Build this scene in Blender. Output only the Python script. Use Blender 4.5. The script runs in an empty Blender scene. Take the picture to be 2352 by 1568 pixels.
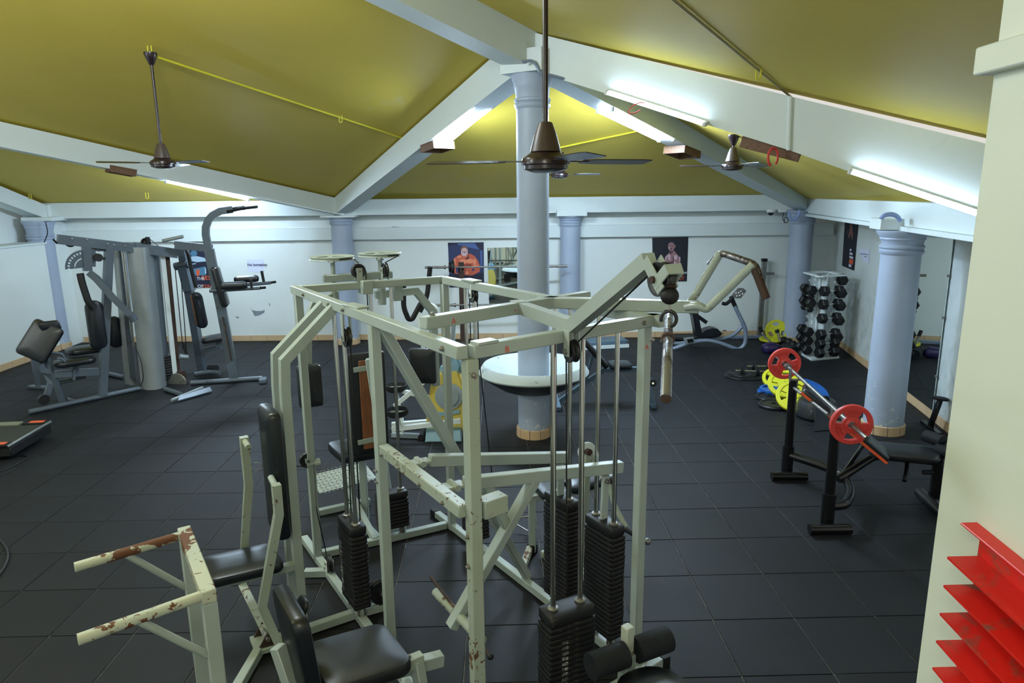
import bpy, bmesh, math, random
from math import sin, cos, pi, radians as R_
from mathutils import Vector as V, Matrix
random.seed(7)
S = bpy.context.scene
COL = S.collection
# ---------------------------------------------------------------- camera
CAM_H = 2.48
f_, cx_, cy_ = 1568.0, 1176.0, 784.0
def _ray(px, py): return V(((px - cx_) / f_, (cy_ - py) / f_, -1.0))
_Y = _ray(1140, 450).normalized()
_q = _ray(2140, 450 - 11.7)
_U = _q.cross(_Y).normalized()
if _U.y < 0: _U = -_U
_X = _Y.cross(_U)
M3 = Matrix((_X, _Y, _U))
CP = V((0, 0, CAM_H))
cam = bpy.data.cameras.new('camera')
cam.sensor_width = 36; cam.lens = 24.0; cam.clip_start = .05; cam.clip_end = 200
camo = bpy.data.objects.new('camera', cam); COL.objects.link(camo)
camo.matrix_world = Matrix.Translation(CP) @ M3.to_4x4()
S.camera = camo
S.view_settings.view_transform = 'Standard'; S.view_settings.look = 'None'
S.view_settings.gamma = 1; S.view_settings.use_curve_mapping = False
S.view_settings.exposure = EXPO if 'EXPO' in globals() else 0.0
# ---------------------------------------------------------------- world: even dim warm background added as fill light
W = bpy.data.worlds.new('world'); S.world = W; W.use_nodes = True
W.node_tree.nodes['Background'].inputs[0].default_value = (1.0, .97, .90, 1)
W.node_tree.nodes['Background'].inputs[1].default_value = .75
TUBE_POWER = 540.0          # emission strength of the fluorescent tubes
TUBE_COL = (.62, .80, 1.0)

# unseen point lamps added to fill the hall, standing in for presumed tubes
def fill_lamp(name, p, watts, col=(.78, .89, 1.0)):
    l = bpy.data.lights.new(name, 'POINT'); l.shadow_soft_size = .25; l.energy = watts; l.color = col
    o = bpy.data.objects.new(name, l); COL.objects.link(o); o.location = p
fill_lamp('fill_lamp_hip', (-2.3, 4.2, 4.15), 200)
fill_lamp('fill_lamp_apex', (-5.2, 2.1, 4.0), 200)
fill_lamp('fill_lamp_left', (-6.7, 4.3, 3.3), 110)
fill_lamp('fill_lamp_right', (2.3, 1.3, 2.8), 28)
fill_lamp('fill_lamp_stair', (-.4, -.7, 3.5), 70, (1.0, .98, .94))  # added warm fill that brightens the near wall, no fitting modelled
# ---------------------------------------------------------------- surveying helpers: sight lines to known planes
def sight(px, py): return M3 @ _ray(px, py)
def hz(px, py, z=0.0):
    d = sight(px, py); return CP + d * ((z - CAM_H) / d.z)
def aty(px, py, y):
    d = sight(px, py); return CP + d * (y / d.y)
def atx(px, py, x):
    d = sight(px, py); return CP + d * (x / d.x)
def atz(px, py, zc):
    return CP + sight(px, py) * zc
def onp(px, py, p0, n):
    d = sight(px, py); n = V(n); return CP + d * ((V(p0) - CP).dot(n) / d.dot(n))
def vpl(px, py, A, B):
    return onp(px, py, (A[0], A[1], 0), (-(B[1] - A[1]), B[0] - A[0], 0))
def hat(py, x, y):
    lo, hi = -1.0, 6.0
    for _ in range(50):
        m = (lo + hi) / 2
        c = M3.transposed() @ (V((x, y, m)) - CP)
        if cy_ + f_ * c.y / c.z * 1.0 > py: lo = m
        else: hi = m
    return m

# ---------------------------------------------------------------- materials
def s2l(c):
    return tuple(((x / 12.92) if x <= .04045 else ((x + .055) / 1.055) ** 2.4) for x in c)
def rgb(r, g, b): return s2l((r / 255, g / 255, b / 255))
def newmat(name):
    m = bpy.data.materials.new(name); m.use_nodes = True
    return m, m.node_tree.nodes, m.node_tree.links, m.node_tree.nodes['Principled BSDF']
def noise(N, L, scale, detail=4, rough=.55, coord='Object', dist=0.0, stretch=None):
    tc = N.new('ShaderNodeTexCoord'); n = N.new('ShaderNodeTexNoise')
    n.inputs['Scale'].default_value = scale; n.inputs['Detail'].default_value = detail
    n.inputs['Roughness'].default_value = rough; n.inputs['Distortion'].default_value = dist
    if stretch:
        mp = N.new('ShaderNodeMapping'); mp.inputs['Scale'].default_value = stretch
        L.new(tc.outputs[coord], mp.inputs[0]); L.new(mp.outputs[0], n.inputs['Vector'])
    else: L.new(tc.outputs[coord], n.inputs['Vector'])
    return n
def ramp(N, L, src, stops):
    r = N.new('ShaderNodeValToRGB'); L.new(src, r.inputs[0])
    e = r.color_ramp.elements
    while len(e) < len(stops): e.new(.5)
    for k, (p, c) in enumerate(stops):
        e[k].position = p; e[k].color = (c, c, c, 1) if isinstance(c, (int, float)) else (*c, 1)
    return r
def mix(N, L, fac, a, b):
    m = N.new('ShaderNodeMix'); m.data_type = 'RGBA'
    if isinstance(fac, (int, float)): m.inputs[0].default_value = fac
    else: L.new(fac, m.inputs[0])
    for i, c in ((6, a), (7, b)):
        if isinstance(c, tuple): m.inputs[i].default_value = (*c, 1)
        else: L.new(c, m.inputs[i])
    return m.outputs[2]
def mmath(N, L, op, a, b):
    m = N.new('ShaderNodeMath'); m.operation = op
    for i, c in ((0, a), (1, b)):
        if isinstance(c, (int, float)): m.inputs[i].default_value = c
        else: L.new(c, m.inputs[i])
    return m.outputs[0]
def bump(N, L, b, src, strength=.2, dist=.01):
    n = N.new('ShaderNodeBump'); n.inputs['Strength'].default_value = strength
    n.inputs['Distance'].default_value = dist
    L.new(src, n.inputs['Height']); L.new(n.outputs[0], b.inputs['Normal'])
def plain(name, c, rough=.5, metal=0.0, var=.12, scale=9, spec=.5, bmp=0.0):
    m, N, L, b = newmat(name)
    n = noise(N, L, scale)
    r = ramp(N, L, n.outputs[0], [(.3, 0.0), (.7, 1.0)])
    lo = tuple(x * (1 - var) for x in c); hi = tuple(min(1, x * (1 + var)) for x in c)
    L.new(mix(N, L, r.outputs[0], lo, hi), b.inputs['Base Color'])
    b.inputs['Roughness'].default_value = rough; b.inputs['Metallic'].default_value = metal
    b.inputs['Specular IOR Level'].default_value = spec
    if bmp: bump(N, L, b, n.outputs[0], bmp)
    return m
def worn(name, c, chip, lo, hi, scale=30, rough=.4, metal=0.0, grime=None, gscale=4, chip_rough=.7):
    """paint with flaked patches of another colour and blotchy dirt"""
    m, N, L, b = newmat(name)
    g = noise(N, L, gscale, 5, .6)
    gr = ramp(N, L, g.outputs[0], [(.35, 0.0), (.75, 1.0)])
    base = mix(N, L, gr.outputs[0], c, grime or tuple(x * .75 for x in c))
    n = noise(N, L, scale, 6, .65, dist=.6)
    n2 = noise(N, L, scale * .17, 2)
    s = mmath(N, L, 'ADD', n.outputs[0], mmath(N, L, 'MULTIPLY', n2.outputs[0], .6))
    r = ramp(N, L, s, [(lo, 0.0), (hi, 1.0)])
    L.new(mix(N, L, r.outputs[0], base, chip), b.inputs['Base Color'])
    rr = ramp(N, L, r.outputs[0], [(0, rough), (1, chip_rough)]); L.new(rr.outputs[0], b.inputs['Roughness'])
    b.inputs['Metallic'].default_value = metal
    bump(N, L, b, r.outputs[0], .15, .002)
    return m
MT = {}
MT['cream'] = worn('cream machine paint', rgb(162, 174, 170), rgb(110, 84, 58), 1.02, 1.06, 26, .38, 0, rgb(150, 161, 155), 2.5)
MT['cream_chip'] = worn('chipped cream paint', rgb(160, 171, 162), rgb(92, 62, 42), .93, .95, 30, .4, 0, rgb(150, 158, 140), 3)
MT['rusty'] = worn('rusty flaked paint', rgb(172, 180, 168), rgb(98, 60, 38), .81, .83, 19, .45, 0, rgb(190, 192, 168), 3)
MT['greymetal'] = worn('grey blue gym paint', rgb(92, 103, 115), rgb(74, 70, 70), .99, 1.03, 24, .35, .15, rgb(76, 86, 97), 2)
MT['silver'] = plain('silver shroud paint', rgb(150, 158, 162), .38, .35, .10, 3)
MT['bikegrey'] = plain('grey bike tube paint', rgb(132, 146, 166), .35, .2, .1, 6)
MT['benchblue'] = worn('blue grey bench paint', rgb(88, 112, 134), rgb(60, 56, 54), .96, 1.0, 25, .45, 0, rgb(70, 90, 108), 3)
MT['vinyl'] = plain('black vinyl', rgb(20, 25, 32), .34, 0, .25, 14, .5, .06)
MT['torn'] = worn('worn black vinyl', rgb(24, 27, 32), rgb(112, 116, 122), .97, 1.0, 10, .4, 0, rgb(32, 36, 40), 5)
MT['foam'] = plain('black foam roller', rgb(26, 30, 34), .75, 0, .2, 30, .3, .2)
MT['chrome'] = plain('chrome', (.62, .62, .60), .16, 1, .08, 12)
MT['chromerust'] = worn('pitted chrome', (.27, .28, .32), rgb(62, 48, 38), .70, .86, 14, .25, .65, (.24, .24, .25), 5, .6)
MT['creamgloss'] = worn('glossy cream tube paint', rgb(158, 170, 164), rgb(84, 66, 48), .95, .97, 34, .18, 0, rgb(146, 156, 146), 4)
MT['steel'] = plain('dull steel', (.30, .29, .27), .42, .85, .2, 25)
MT['iron'] = worn('black cast iron', rgb(27, 28, 31), rgb(66, 60, 54), .93, 1.03, 30, .45, .2, rgb(32, 33, 36), 6)
MT['blackmetal'] = worn('glossy black paint', rgb(14, 15, 18), rgb(150, 110, 80), 1.07, 1.09, 18, .25, 0, rgb(20, 21, 24), 3)
MT['rubber'] = plain('black rubber', rgb(18, 19, 22), .62, 0, .3, 20, .4, .1)
MT['hexrubber'] = plain('hex dumbbell rubber', rgb(13, 14, 17), .5, 0, .3, 20, .45, .1)
MT['cable'] = plain('black cable', rgb(14, 15, 17), .45, 0, .2, 30)
MT['pulley'] = plain('black nylon pulley', rgb(26, 27, 30), .4, 0, .25, 20)
MT['rust'] = worn('rusty steel', rgb(66, 46, 36), rgb(110, 92, 74), .93, 1.05, 20, .7, .15, rgb(50, 36, 30), 6)
MT['redplate'] = plain('red weight plate', rgb(212, 66, 60), .45, 0, .08, 8)
MT['redplastic'] = worn('dusty red plastic', rgb(214, 38, 28), rgb(132, 70, 52), .92, 1.1, 6, .4, 0, rgb(200, 32, 24), 3)
MT['yellowplate'] = plain('yellow weight plate', rgb(212, 210, 40), .5, 0, .1, 8)
MT['blueplate'] = plain('blue rubber', rgb(30, 92, 170), .5, 0, .12, 8)
MT['purple'] = plain('purple vinyl', rgb(38, 26, 74), .4, 0, .25, 12)
MT['white'] = plain('white painted steel', rgb(214, 224, 226), .4, 0, .05, 6)
MT['whiteplastic'] = plain('white plastic', rgb(222, 224, 220), .4, 0, .04, 6)
MT['fanbrown'] = plain('brown fan enamel', rgb(40, 27, 31), .26, 0, .12, 8)
MT['fangrey'] = plain('brown fan cone', rgb(66, 54, 50), .4, 0, .12, 8)
MT['wood'] = None
MT['yellowpipe'] = plain('yellow painted conduit', rgb(206, 196, 50), .45, 0, .06, 6)
MT['elyellow'] = plain('yellow elliptical shell', rgb(214, 192, 96), .4, 0, .06, 4)
MT['elblue'] = plain('pale blue plastic', rgb(130, 166, 184), .45, 0, .08, 6)
MT['elgrey'] = plain('grey plastic disc', rgb(150, 162, 170), .4, .1, .08, 6)
MT['orange'] = plain('orange vinyl strip', rgb(226, 92, 44), .5, 0, .1, 8)
MT['tread'] = plain('treadmill belt', rgb(46, 50, 46), .7, 0, .15, 20)
MT['treadrail'] = plain('treadmill rail', rgb(120, 122, 104), .5, 0, .1, 10)
MT['bluepipe'] = plain('pale blue hose', rgb(150, 170, 220), .45, 0, .06, 8)
MT['bluegrip'] = plain('blue grip', rgb(40, 70, 210), .4, 0, .1, 8)
MT['redtape'] = plain('red taped wire', rgb(190, 50, 40), .5, 0, .25, 60)
MT['darkglass'] = plain('dark dome', rgb(20, 22, 26), .1, 0, .1, 6)
MT['paper'] = plain('white paper', rgb(212, 216, 236), .8, 0, .03, 6)
MT['sticker'] = worn('worn number sticker', rgb(196, 198, 192), rgb(70, 70, 72), .72, .78, 160, .6, 0, rgb(160, 162, 158), 30)
MT['ink'] = plain('grey print', rgb(70, 72, 110), .8, 0, .05, 6)
MT['redink'] = plain('red marker', rgb(206, 88, 76), .7, 0, .1, 20)
MT['redprint'] = plain('orange red print', rgb(222, 76, 34), .6, 0, .05, 6)
MT['whiteprint'] = plain('white print', rgb(206, 212, 224), .6, 0, .04, 6)
def wood(name, c, c2, stretch=(2, 30, 30)):
    m, N, L, b = newmat(name)
    n = noise(N, L, 2.2, 6, .6, dist=1.0, stretch=stretch)
    L.new(mix(N, L, ramp(N, L, n.outputs[0], [(.35, 0.0), (.65, 1.0)]).outputs[0], c, c2), b.inputs['Base Color'])
    b.inputs['Roughness'].default_value = .55
    return m
MT['wood'] = wood('brown wooden batten', rgb(122, 88, 60), rgb(92, 64, 44))
MT['ply'] = wood('brown plywood', rgb(146, 92, 56), rgb(112, 66, 40), (20, 20, 3))
def emit(name, col, power):
    m, N, L, b = newmat(name)
    b.inputs['Base Color'].default_value = (.9, .9, .9, 1)
    b.inputs['Emission Color'].default_value = (*col, 1); b.inputs['Emission Strength'].default_value = power
    return m
MT['tube'] = emit('fluorescent glass', TUBE_COL, TUBE_POWER)
MT['tube_dim'] = emit('dimmed fluorescent glass', TUBE_COL, TUBE_POWER * .07)  # same lamps dimmed so the beam face beside them doesn't burn out

# ---------------------------------------------------------------- mesh building
ORG = {}                       # world origin of every thing, by object name
def frame_of(d, up=(0, 0, 1)):
    d = V(d).normalized(); up = V(up)
    if abs(d.dot(up.normalized())) > .985: up = V((0, 1, 0)) if abs(d.y) < .9 else V((1, 0, 0))
    s = d.cross(up).normalized(); u = s.cross(d).normalized()
    return d, s, u
class MB:
    def __init__(self): self.bm = bmesh.new()
    def _hexa(self, pts, bev=0.0):
        bm = self.bm
        v = [bm.verts.new(p) for p in pts]
        fs = [bm.faces.new([v[i] for i in q]) for q in ((0, 3, 2, 1), (4, 5, 6, 7), (0, 1, 5, 4), (1, 2, 6, 5), (2, 3, 7, 6), (3, 0, 4, 7))]
        if bev > 0:
            es = list({e for f in fs for e in f.edges})
            bmesh.ops.bevel(bm, geom=es, offset=bev, segments=1 if bev < .012 else 3, affect='EDGES', profile=.6, clamp_overlap=True)
        return self
    def box(self, c, size, ax=None, bev=0.0):
        c = V(c); a = ax or ((1, 0, 0), (0, 1, 0), (0, 0, 1))
        x, y, z = (V(a[i]).normalized() * size[i] / 2 for i in range(3))
        return self._hexa([c - x - y - z, c + x - y - z, c + x + y - z, c - x + y - z, c - x - y + z, c + x - y + z, c + x + y + z, c - x + y + z], bev)
    def bar(self, p0, p1, w=.05, h=None, up=(0, 0, 1), bev=.004, ext=0.0):
        p0, p1 = V(p0), V(p1); h = h or w
        d, s, u = frame_of(p1 - p0, up)
        p0 = p0 - d * ext; p1 = p1 + d * ext
        L = (p1 - p0).length
        return self.box((p0 + p1) / 2, (L, w, h), (d, s, u), min(bev, w * .2, h * .2))
    def bars(self, pts, w=.05, h=None, up=(0, 0, 1), bev=.004):
        """mitred polyline of rectangular tube"""
        h = h or w; pts = [V(p) for p in pts]; bm = self.bm; rings = []
        n = len(pts)
        for i, p in enumerate(pts):
            d0 = (pts[i] - pts[i - 1]).normalized() if i > 0 else None
            d1 = (pts[i + 1] - pts[i]).normalized() if i < n - 1 else None
            dm = (d0 or d1) if d0 is None or d1 is None else (d0 + d1).normalized()
            dd, s, u = frame_of(d1 or d0, up)
            s0 = s
            k = 1.0 if d0 is None or d1 is None else 1 / max(.35, dm.dot(d1))
            # keep side axis fixed, stretch along in-plane normal
            pn = (dm.cross(s0)).normalized()
            if d0 is not None and d1 is not None:
                nrm = d0.cross(d1)
                if nrm.length > 1e-4:
                    nrm.normalize()
                    if abs(nrm.dot(s0)) < .7:
                        s1 = dm.cross(u).normalized() * k; rings.append([p + s1 * a * w / 2 + u * b * h / 2 for a, b in ((-1, -1), (1, -1), (1, 1), (-1, 1))]); continue
            if pn.dot(u) < 0: pn = -pn
            rings.append([p + s0 * a * w / 2 + pn * k * b * h / 2 for a, b in ((-1, -1), (1, -1), (1, 1), (-1, 1))])
        vs = [[bm.verts.new(q) for q in r] for r in rings]
        fs = []
        for a, b in zip(vs, vs[1:]):
            for j in range(4): fs.append(bm.faces.new((a[j], a[(j + 1) % 4], b[(j + 1) % 4], b[j])))
        fs.append(bm.faces.new(vs[0][::-1])); fs.append(bm.faces.new(vs[-1]))
        if bev:
            es = list({e for f in fs for e in f.edges if len(e.link_faces) == 2 and e.calc_face_angle(0) > .5})
            bmesh.ops.bevel(bm, geom=es, offset=min(bev, w * .2, h * .2), segments=1, affect='EDGES', clamp_overlap=True)
        return self
    def ring_sweep(self, pts, r, seg=10, closed=False, caps=True, radii=None):
        bm = self.bm; pts = [V(p) for p in pts]; n = len(pts); vs = []; pu = None
        for i, p in enumerate(pts):
            if closed: d = pts[(i + 1) % n] - pts[i - 1]
            else: d = pts[min(i + 1, n - 1)] - pts[max(i - 1, 0)]
            if d.length < 1e-9: d = V((0, 0, 1))
            d.normalize()
            if pu is None: _, s, u = frame_of(d)
            else:
                s = d.cross(pu)
                if s.length < 1e-5: _, s, u = frame_of(d)
                s.normalize(); u = s.cross(d).normalized()
            pu = u; rr = radii[i] if radii else r
            vs.append([bm.verts.new(p + (s * cos(2 * pi * k / seg) + u * sin(2 * pi * k / seg)) * rr) for k in range(seg)])
        m = n if closed else n - 1
        for i in range(m):
            a, b = vs[i], vs[(i + 1) % n]
            # best rotational match for closed loops
            off = 0
            if closed and i == n - 1:
                off = min(range(seg), key=lambda o: sum((a[k].co - b[(k + o) % seg].co).length for k in range(0, seg, 2)))
            for k in range(seg): bm.faces.new((a[k], a[(k + 1) % seg], b[(k + 1 + off) % seg], b[(k + off) % seg]))
        if not closed and caps: bm.faces.new(vs[0][::-1]); bm.faces.new(vs[-1])
        return self
    def tube(self, pts, r=.02, seg=10, bend=.0, closed=False, n=5):
        pts = [V(p) for p in pts]
        if bend > 0 and len(pts) > 2:
            out = [] if closed else [pts[0]]
            rng = range(len(pts)) if closed else range(1, len(pts) - 1)
            for i in rng:
                p, a, b = pts[i], pts[i - 1], pts[(i + 1) % len(pts)]
                da, db = a - p, b - p
                t = min(bend, da.length * .48, db.length * .48)
                A, B = p + da.normalized() * t, p + db.normalized() * t
                for k in range(n + 1):
                    q = k / n; out.append(A * (1 - q) ** 2 + p * 2 * q * (1 - q) + B * q ** 2)
            if not closed: out.append(pts[-1])
            pts = out
        return self.ring_sweep(pts, r, seg, closed)
    def cyl(self, p0, p1, r, r1=None, seg=16):
        r1 = r if r1 is None else r1
        return self.ring_sweep([p0, p1], r, seg, radii=[r, r1])
    def lathe(self, prof, o, ax=(0, 0, 1), seg=24, closed=False, arc=2 * pi):
        """prof: (radius, along) pairs"""
        bm = self.bm; o = V(o); d, s, u = frame_of(ax); rows = []
        full = arc > 2 * pi - 1e-4; m = seg if full else seg + 1
        for r, a in prof:
            if r < 1e-6 and full: rows.append([bm.verts.new(o + d * a)])
            else: rows.append([bm.verts.new(o + d * a + (s * cos(arc * k / seg) + u * sin(arc * k / seg)) * r) for k in range(m)])
        if closed: rows.append(rows[0])
        for a, b in zip(rows, rows[1:]):
            for k in range(seg):
                k2 = (k + 1) % m if full else k + 1
                q = []
                for x in ((a[0] if len(a) == 1 else a[k]), (a[0] if len(a) == 1 else a[k2]), (b[0] if len(b) == 1 else b[k2]), (b[0] if len(b) == 1 else b[k])):
                    if x not in q: q.append(x)
                if len(q) > 2:
                    try: bm.faces.new(q)
                    except ValueError: pass
        return self
    def disc(self, c, ax, r, t, seg=24, hole=0.0):
        """flat round plate with bevelled rim, centred on c"""
        b = min(t * .25, r * .1)
        if hole > 0: pr = [(hole, -t / 2), (r - b, -t / 2), (r, -t / 2 + b), (r, t / 2 - b), (r - b, t / 2), (hole, t / 2)]; return self.lathe(pr, c, ax, seg, closed=True)
        return self.lathe([(0, -t / 2), (r - b, -t / 2), (r, -t / 2 + b), (r, t / 2 - b), (r - b, t / 2), (0, t / 2)], c, ax, seg)
    def pulley(self, c, ax, r, t):
        return self.lathe([(r * .25, -t / 2), (r * .55, -t * .3), (r * .82, -t * .5), (r, -t / 2), (r, -t * .35), (r * .86, 0), (r, t * .35), (r, t / 2), (r * .82, t * .5), (r * .55, t * .3), (r * .25, t / 2)], c, ax, 24, closed=True)
    def prism(self, pts, t, nrm=None, bev=0.0):
        """pts: planar 3-D outline; thickness t along normal, centred on outline plane"""
        bm = self.bm; pts = [V(p) for p in pts]
        if nrm is None:
            nrm = V((0, 0, 0))
            for i in range(len(pts)): nrm += pts[i].cross(pts[(i + 1) % len(pts)])
        nrm = V(nrm).normalized() * t / 2
        a = [bm.verts.new(p - nrm) for p in pts]; b = [bm.verts.new(p + nrm) for p in pts]; n = len(pts)
        fs = [bm.faces.new(a[::-1]), bm.faces.new(b)]
        for i in range(n): fs.append(bm.faces.new((a[i], a[(i + 1) % n], b[(i + 1) % n], b[i])))
        if bev:
            es = [e for e in {e for f in fs[:2] for e in f.edges}]
            bmesh.ops.bevel(bm, geom=es, offset=bev, segments=2, affect='EDGES', clamp_overlap=True)
        return self
    def pad(self, c, size, ax, rnd=.02, crown=.0, corner=None):
        """upholstered pad: rounded rectangle outline (x,y) puffed in z"""
        bm = self.bm; c = V(c); X, Y, Z = (V(a).normalized() for a in ax)
        w, l, t = size; cr = corner if corner is not None else min(w, l) * .12
        out = []
        for qx, qy, a0 in ((1, 1, 0), (-1, 1, 90), (-1, -1, 180), (1, -1, 270)):
            for k in range(5):
                a = R_(a0 + 90 * k / 4); out.append((qx * (w / 2 - cr) + cr * cos(a), qy * (l / 2 - cr) + cr * sin(a)))
        rows = []
        rnd = min(rnd, t * .32)
        for ins, z in ((rnd, -t / 2), (rnd * .3, -t / 2 + rnd * .3), (0, -t / 2 + rnd), (0, t / 2 - rnd), (rnd * .3, t / 2 - rnd * .3), (rnd, t / 2), (min(w, l) * .3, t / 2 + crown)):
            kx, ky = (w / 2 - ins) / (w / 2), (l / 2 - ins) / (l / 2)
            rows.append([bm.verts.new(c + X * x * kx + Y * y * ky + Z * z) for x, y in out])
        n = len(out)
        for a, b in zip(rows, rows[1:]):
            for k in range(n): bm.faces.new((a[k], a[(k + 1) % n], b[(k + 1) % n], b[k]))
        bm.faces.new(rows[0][::-1]); bm.faces.new(rows[-1])
        return self
    def poly(self, pts):
        self.bm.faces.new([self.bm.verts.new(V(p)) for p in pts]); return self
    def sphere(self, c, r, seg=14, sc=(1, 1, 1)):
        pr = [(r * sin(pi * k / 8) * 1.0, -r * cos(pi * k / 8) * sc[2]) for k in range(9)]; pr[0] = (0, -r * sc[2]); pr[-1] = (0, r * sc[2])
        return self.lathe(pr, c, (0, 0, 1), seg)
    def helix(self, p0, p1, r, wire, turns):
        p0, p1 = V(p0), V(p1); d, s, u = frame_of(p1 - p0); n = turns * 8
        return self.ring_sweep([p0 + (p1 - p0) * k / n + (s * cos(k * pi / 4) + u * sin(k * pi / 4)) * r for k in range(n + 1)], wire, 5)
    def build(self, name, mat, parent=None, o=None, smooth=True, fix=True):
        bm = self.bm
        if fix: bmesh.ops.recalc_face_normals(bm, faces=bm.faces)
        org = V(o) if o is not None else (ORG[parent.name] if parent is not None else V((0, 0, 0)))
        bmesh.ops.translate(bm, verts=bm.verts, vec=-org)
        me = bpy.data.meshes.new(name); bm.to_mesh(me); bm.free()
        if isinstance(mat, (list, tuple)):
            for m in mat: me.materials.append(m)
        else: me.materials.append(MT[mat] if isinstance(mat, str) else mat)
        if smooth:
            me.polygons.foreach_set('use_smooth', [True] * len(me.polygons)); me.set_sharp_from_angle(angle=R_(38))
        ob = bpy.data.objects.new(name, me); COL.objects.link(ob)
        if parent is not None: ob.parent = parent; ORG[ob.name] = ORG[parent.name]
        else: ob.location = org; ORG[ob.name] = org
        return ob
def thing(name, label, cat, loc=(0, 0, 0), group=None):
    e = bpy.data.objects.new(name, None); COL.objects.link(e)
    e.empty_display_size = .1; e.location = V(loc); ORG[e.name] = V(loc)
    e['label'] = label; e['category'] = cat
    if group: e['group'] = group
    return e
def tag(o, label, cat, group=None):
    o['label'] = label; o['category'] = cat
    if group: o['group'] = group
    return o
def struct(o): o['kind'] = 'structure'; return o
def dup(root, matrix, label=None, group=None):
    r = root.copy(); COL.objects.link(r); r.matrix_world = matrix
    if label: r['label'] = label
    if group: r['group'] = group
    for ch in list(root.children):
        c = ch.copy(); COL.objects.link(c); c.parent = r
        for g in list(ch.children):
            d = g.copy(); COL.objects.link(d); d.parent = c
    return r
def text(body, size, o, xdir, ydir, mat, name='lettering', parent=None, align='LEFT', t=.0008, bold=0.0):
    cu = bpy.data.curves.new('t', 'FONT'); cu.body = body; cu.size = size; cu.align_x = align; cu.resolution_u = 2
    cu.extrude = t; cu.offset = bold
    ob = bpy.data.objects.new('t', cu); COL.objects.link(ob)
    bpy.context.view_layer.update()
    me = bpy.data.meshes.new_from_object(ob.evaluated_get(bpy.context.evaluated_depsgraph_get()))
    bpy.data.objects.remove(ob); me.name = name
    X, Y = V(xdir).normalized(), V(ydir).normalized(); Z = X.cross(Y)
    org = ORG[parent.name] if parent is not None else V((0, 0, 0))
    m = Matrix.Translation(V(o) - org) @ Matrix((X, Y, Z)).transposed().to_4x4()
    me.transform(m); me.materials.clear(); me.materials.append(MT[mat] if isinstance(mat, str) else mat)
    r = bpy.data.objects.new(name, me); COL.objects.link(r)
    if parent is not None: r.parent = parent; ORG[r.name] = org
    return r
def lerp(a, b, t): return V(a) + (V(b) - V(a)) * t
# ================================================================ THE ROOM
def mat_floor():
    m, N, L, b = newmat('rubber floor tile')
    oi = N.new('ShaderNodeObjectInfo')
    n = noise(N, L, 1.6, 5, .6, dist=.4); n2 = noise(N, L, 260, 2)
    base = mix(N, L, ramp(N, L, n.outputs[0], [(.35, 0.0), (.75, 1.0)]).outputs[0], rgb(16, 18, 23), rgb(25, 27, 33))
    base = mix(N, L, mmath(N, L, 'MULTIPLY', oi.outputs['Random'], .35), base, rgb(30, 32, 36))
    base = mix(N, L, ramp(N, L, n2.outputs[0], [(.74, 0.0), (.80, .5)]).outputs[0], base, rgb(84, 86, 88))
    L.new(base, b.inputs['Base Color'])
    b.inputs['Roughness'].default_value = .62; b.inputs['Specular IOR Level'].default_value = .3
    bump(N, L, b, n2.outputs[0], .12, .002)
    return m
def mat_wall(name, c, c2, dark, lo=.62, hi=.8, low_dirt=True):
    m, N, L, b = newmat(name)
    n = noise(N, L, .9, 6, .62, dist=.3); n2 = noise(N, L, 3.2, 7, .7, dist=.8)
    base = mix(N, L, ramp(N, L, n.outputs[0], [(.3, 0.0), (.7, 1.0)]).outputs[0], c, c2)
    tc = N.new('ShaderNodeTexCoord'); sx = N.new('ShaderNodeSeparateXYZ'); L.new(tc.outputs['Object'], sx.inputs[0])
    d = ramp(N, L, n2.outputs[0], [(lo, 0.0), (hi, .55)]).outputs[0]
    if low_dirt:
        zr = ramp(N, L, mmath(N, L, 'MULTIPLY', sx.outputs[2], .5), [(.05, 1.0), (.7, .25)])
        d = mmath(N, L, 'MULTIPLY', d, zr.outputs[0])
    L.new(mix(N, L, d, base, dark), b.inputs['Base Color'])
    b.inputs['Roughness'].default_value = .6
    bump(N, L, b, n2.outputs[0], .05, .01)
    return m
MT['floor'] = mat_floor()
MT['dust'] = plain('dusty joint', rgb(112, 112, 106), .9, 0, .6, 14)
MT['wall'] = mat_wall('cream wall paint', rgb(224, 231, 229), rgb(217, 224, 223), rgb(148, 148, 134))
MT['wall_blotched'] = mat_wall('blotched wall paint', rgb(214, 222, 220), rgb(204, 212, 210), rgb(112, 112, 96), .47, .70)  # denser darker blotches than the other walls, strongest near the floor
MT['beam'] = mat_wall('pale beam paint', rgb(216, 226, 226), rgb(210, 220, 221), rgb(180, 186, 182), low_dirt=False)
MT['nearwall'] = mat_wall('cream near wall paint', rgb(212, 217, 202), rgb(206, 212, 197), rgb(184, 184, 158), low_dirt=False)
MT['ceil'] = mat_wall('mustard yellow ceiling', rgb(206, 184, 74), rgb(198, 177, 70), rgb(168, 150, 68), .7, .9, False)
MT['ceil'].node_tree.nodes['Principled BSDF'].inputs['Roughness'].default_value = .62
def stain(m, c, lo, hi, scale):
    N, L = m.node_tree.nodes, m.node_tree.links; b = N['Principled BSDF']
    src = b.inputs['Base Color'].links[0].from_socket
    n = noise(N, L, scale, 7, .7, dist=1.2); n2 = noise(N, L, scale * .22, 2)
    r = ramp(N, L, mmath(N, L, 'ADD', mmath(N, L, 'MULTIPLY', n.outputs[0], .5), mmath(N, L, 'MULTIPLY', n2.outputs[0], .6)), [(lo, 0.0), (hi, .6)])
    L.new(mix(N, L, r.outputs[0], src, c), b.inputs['Base Color'])
stain(MT['ceil'], rgb(196, 192, 150), .68, .80, 3.0)
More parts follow.
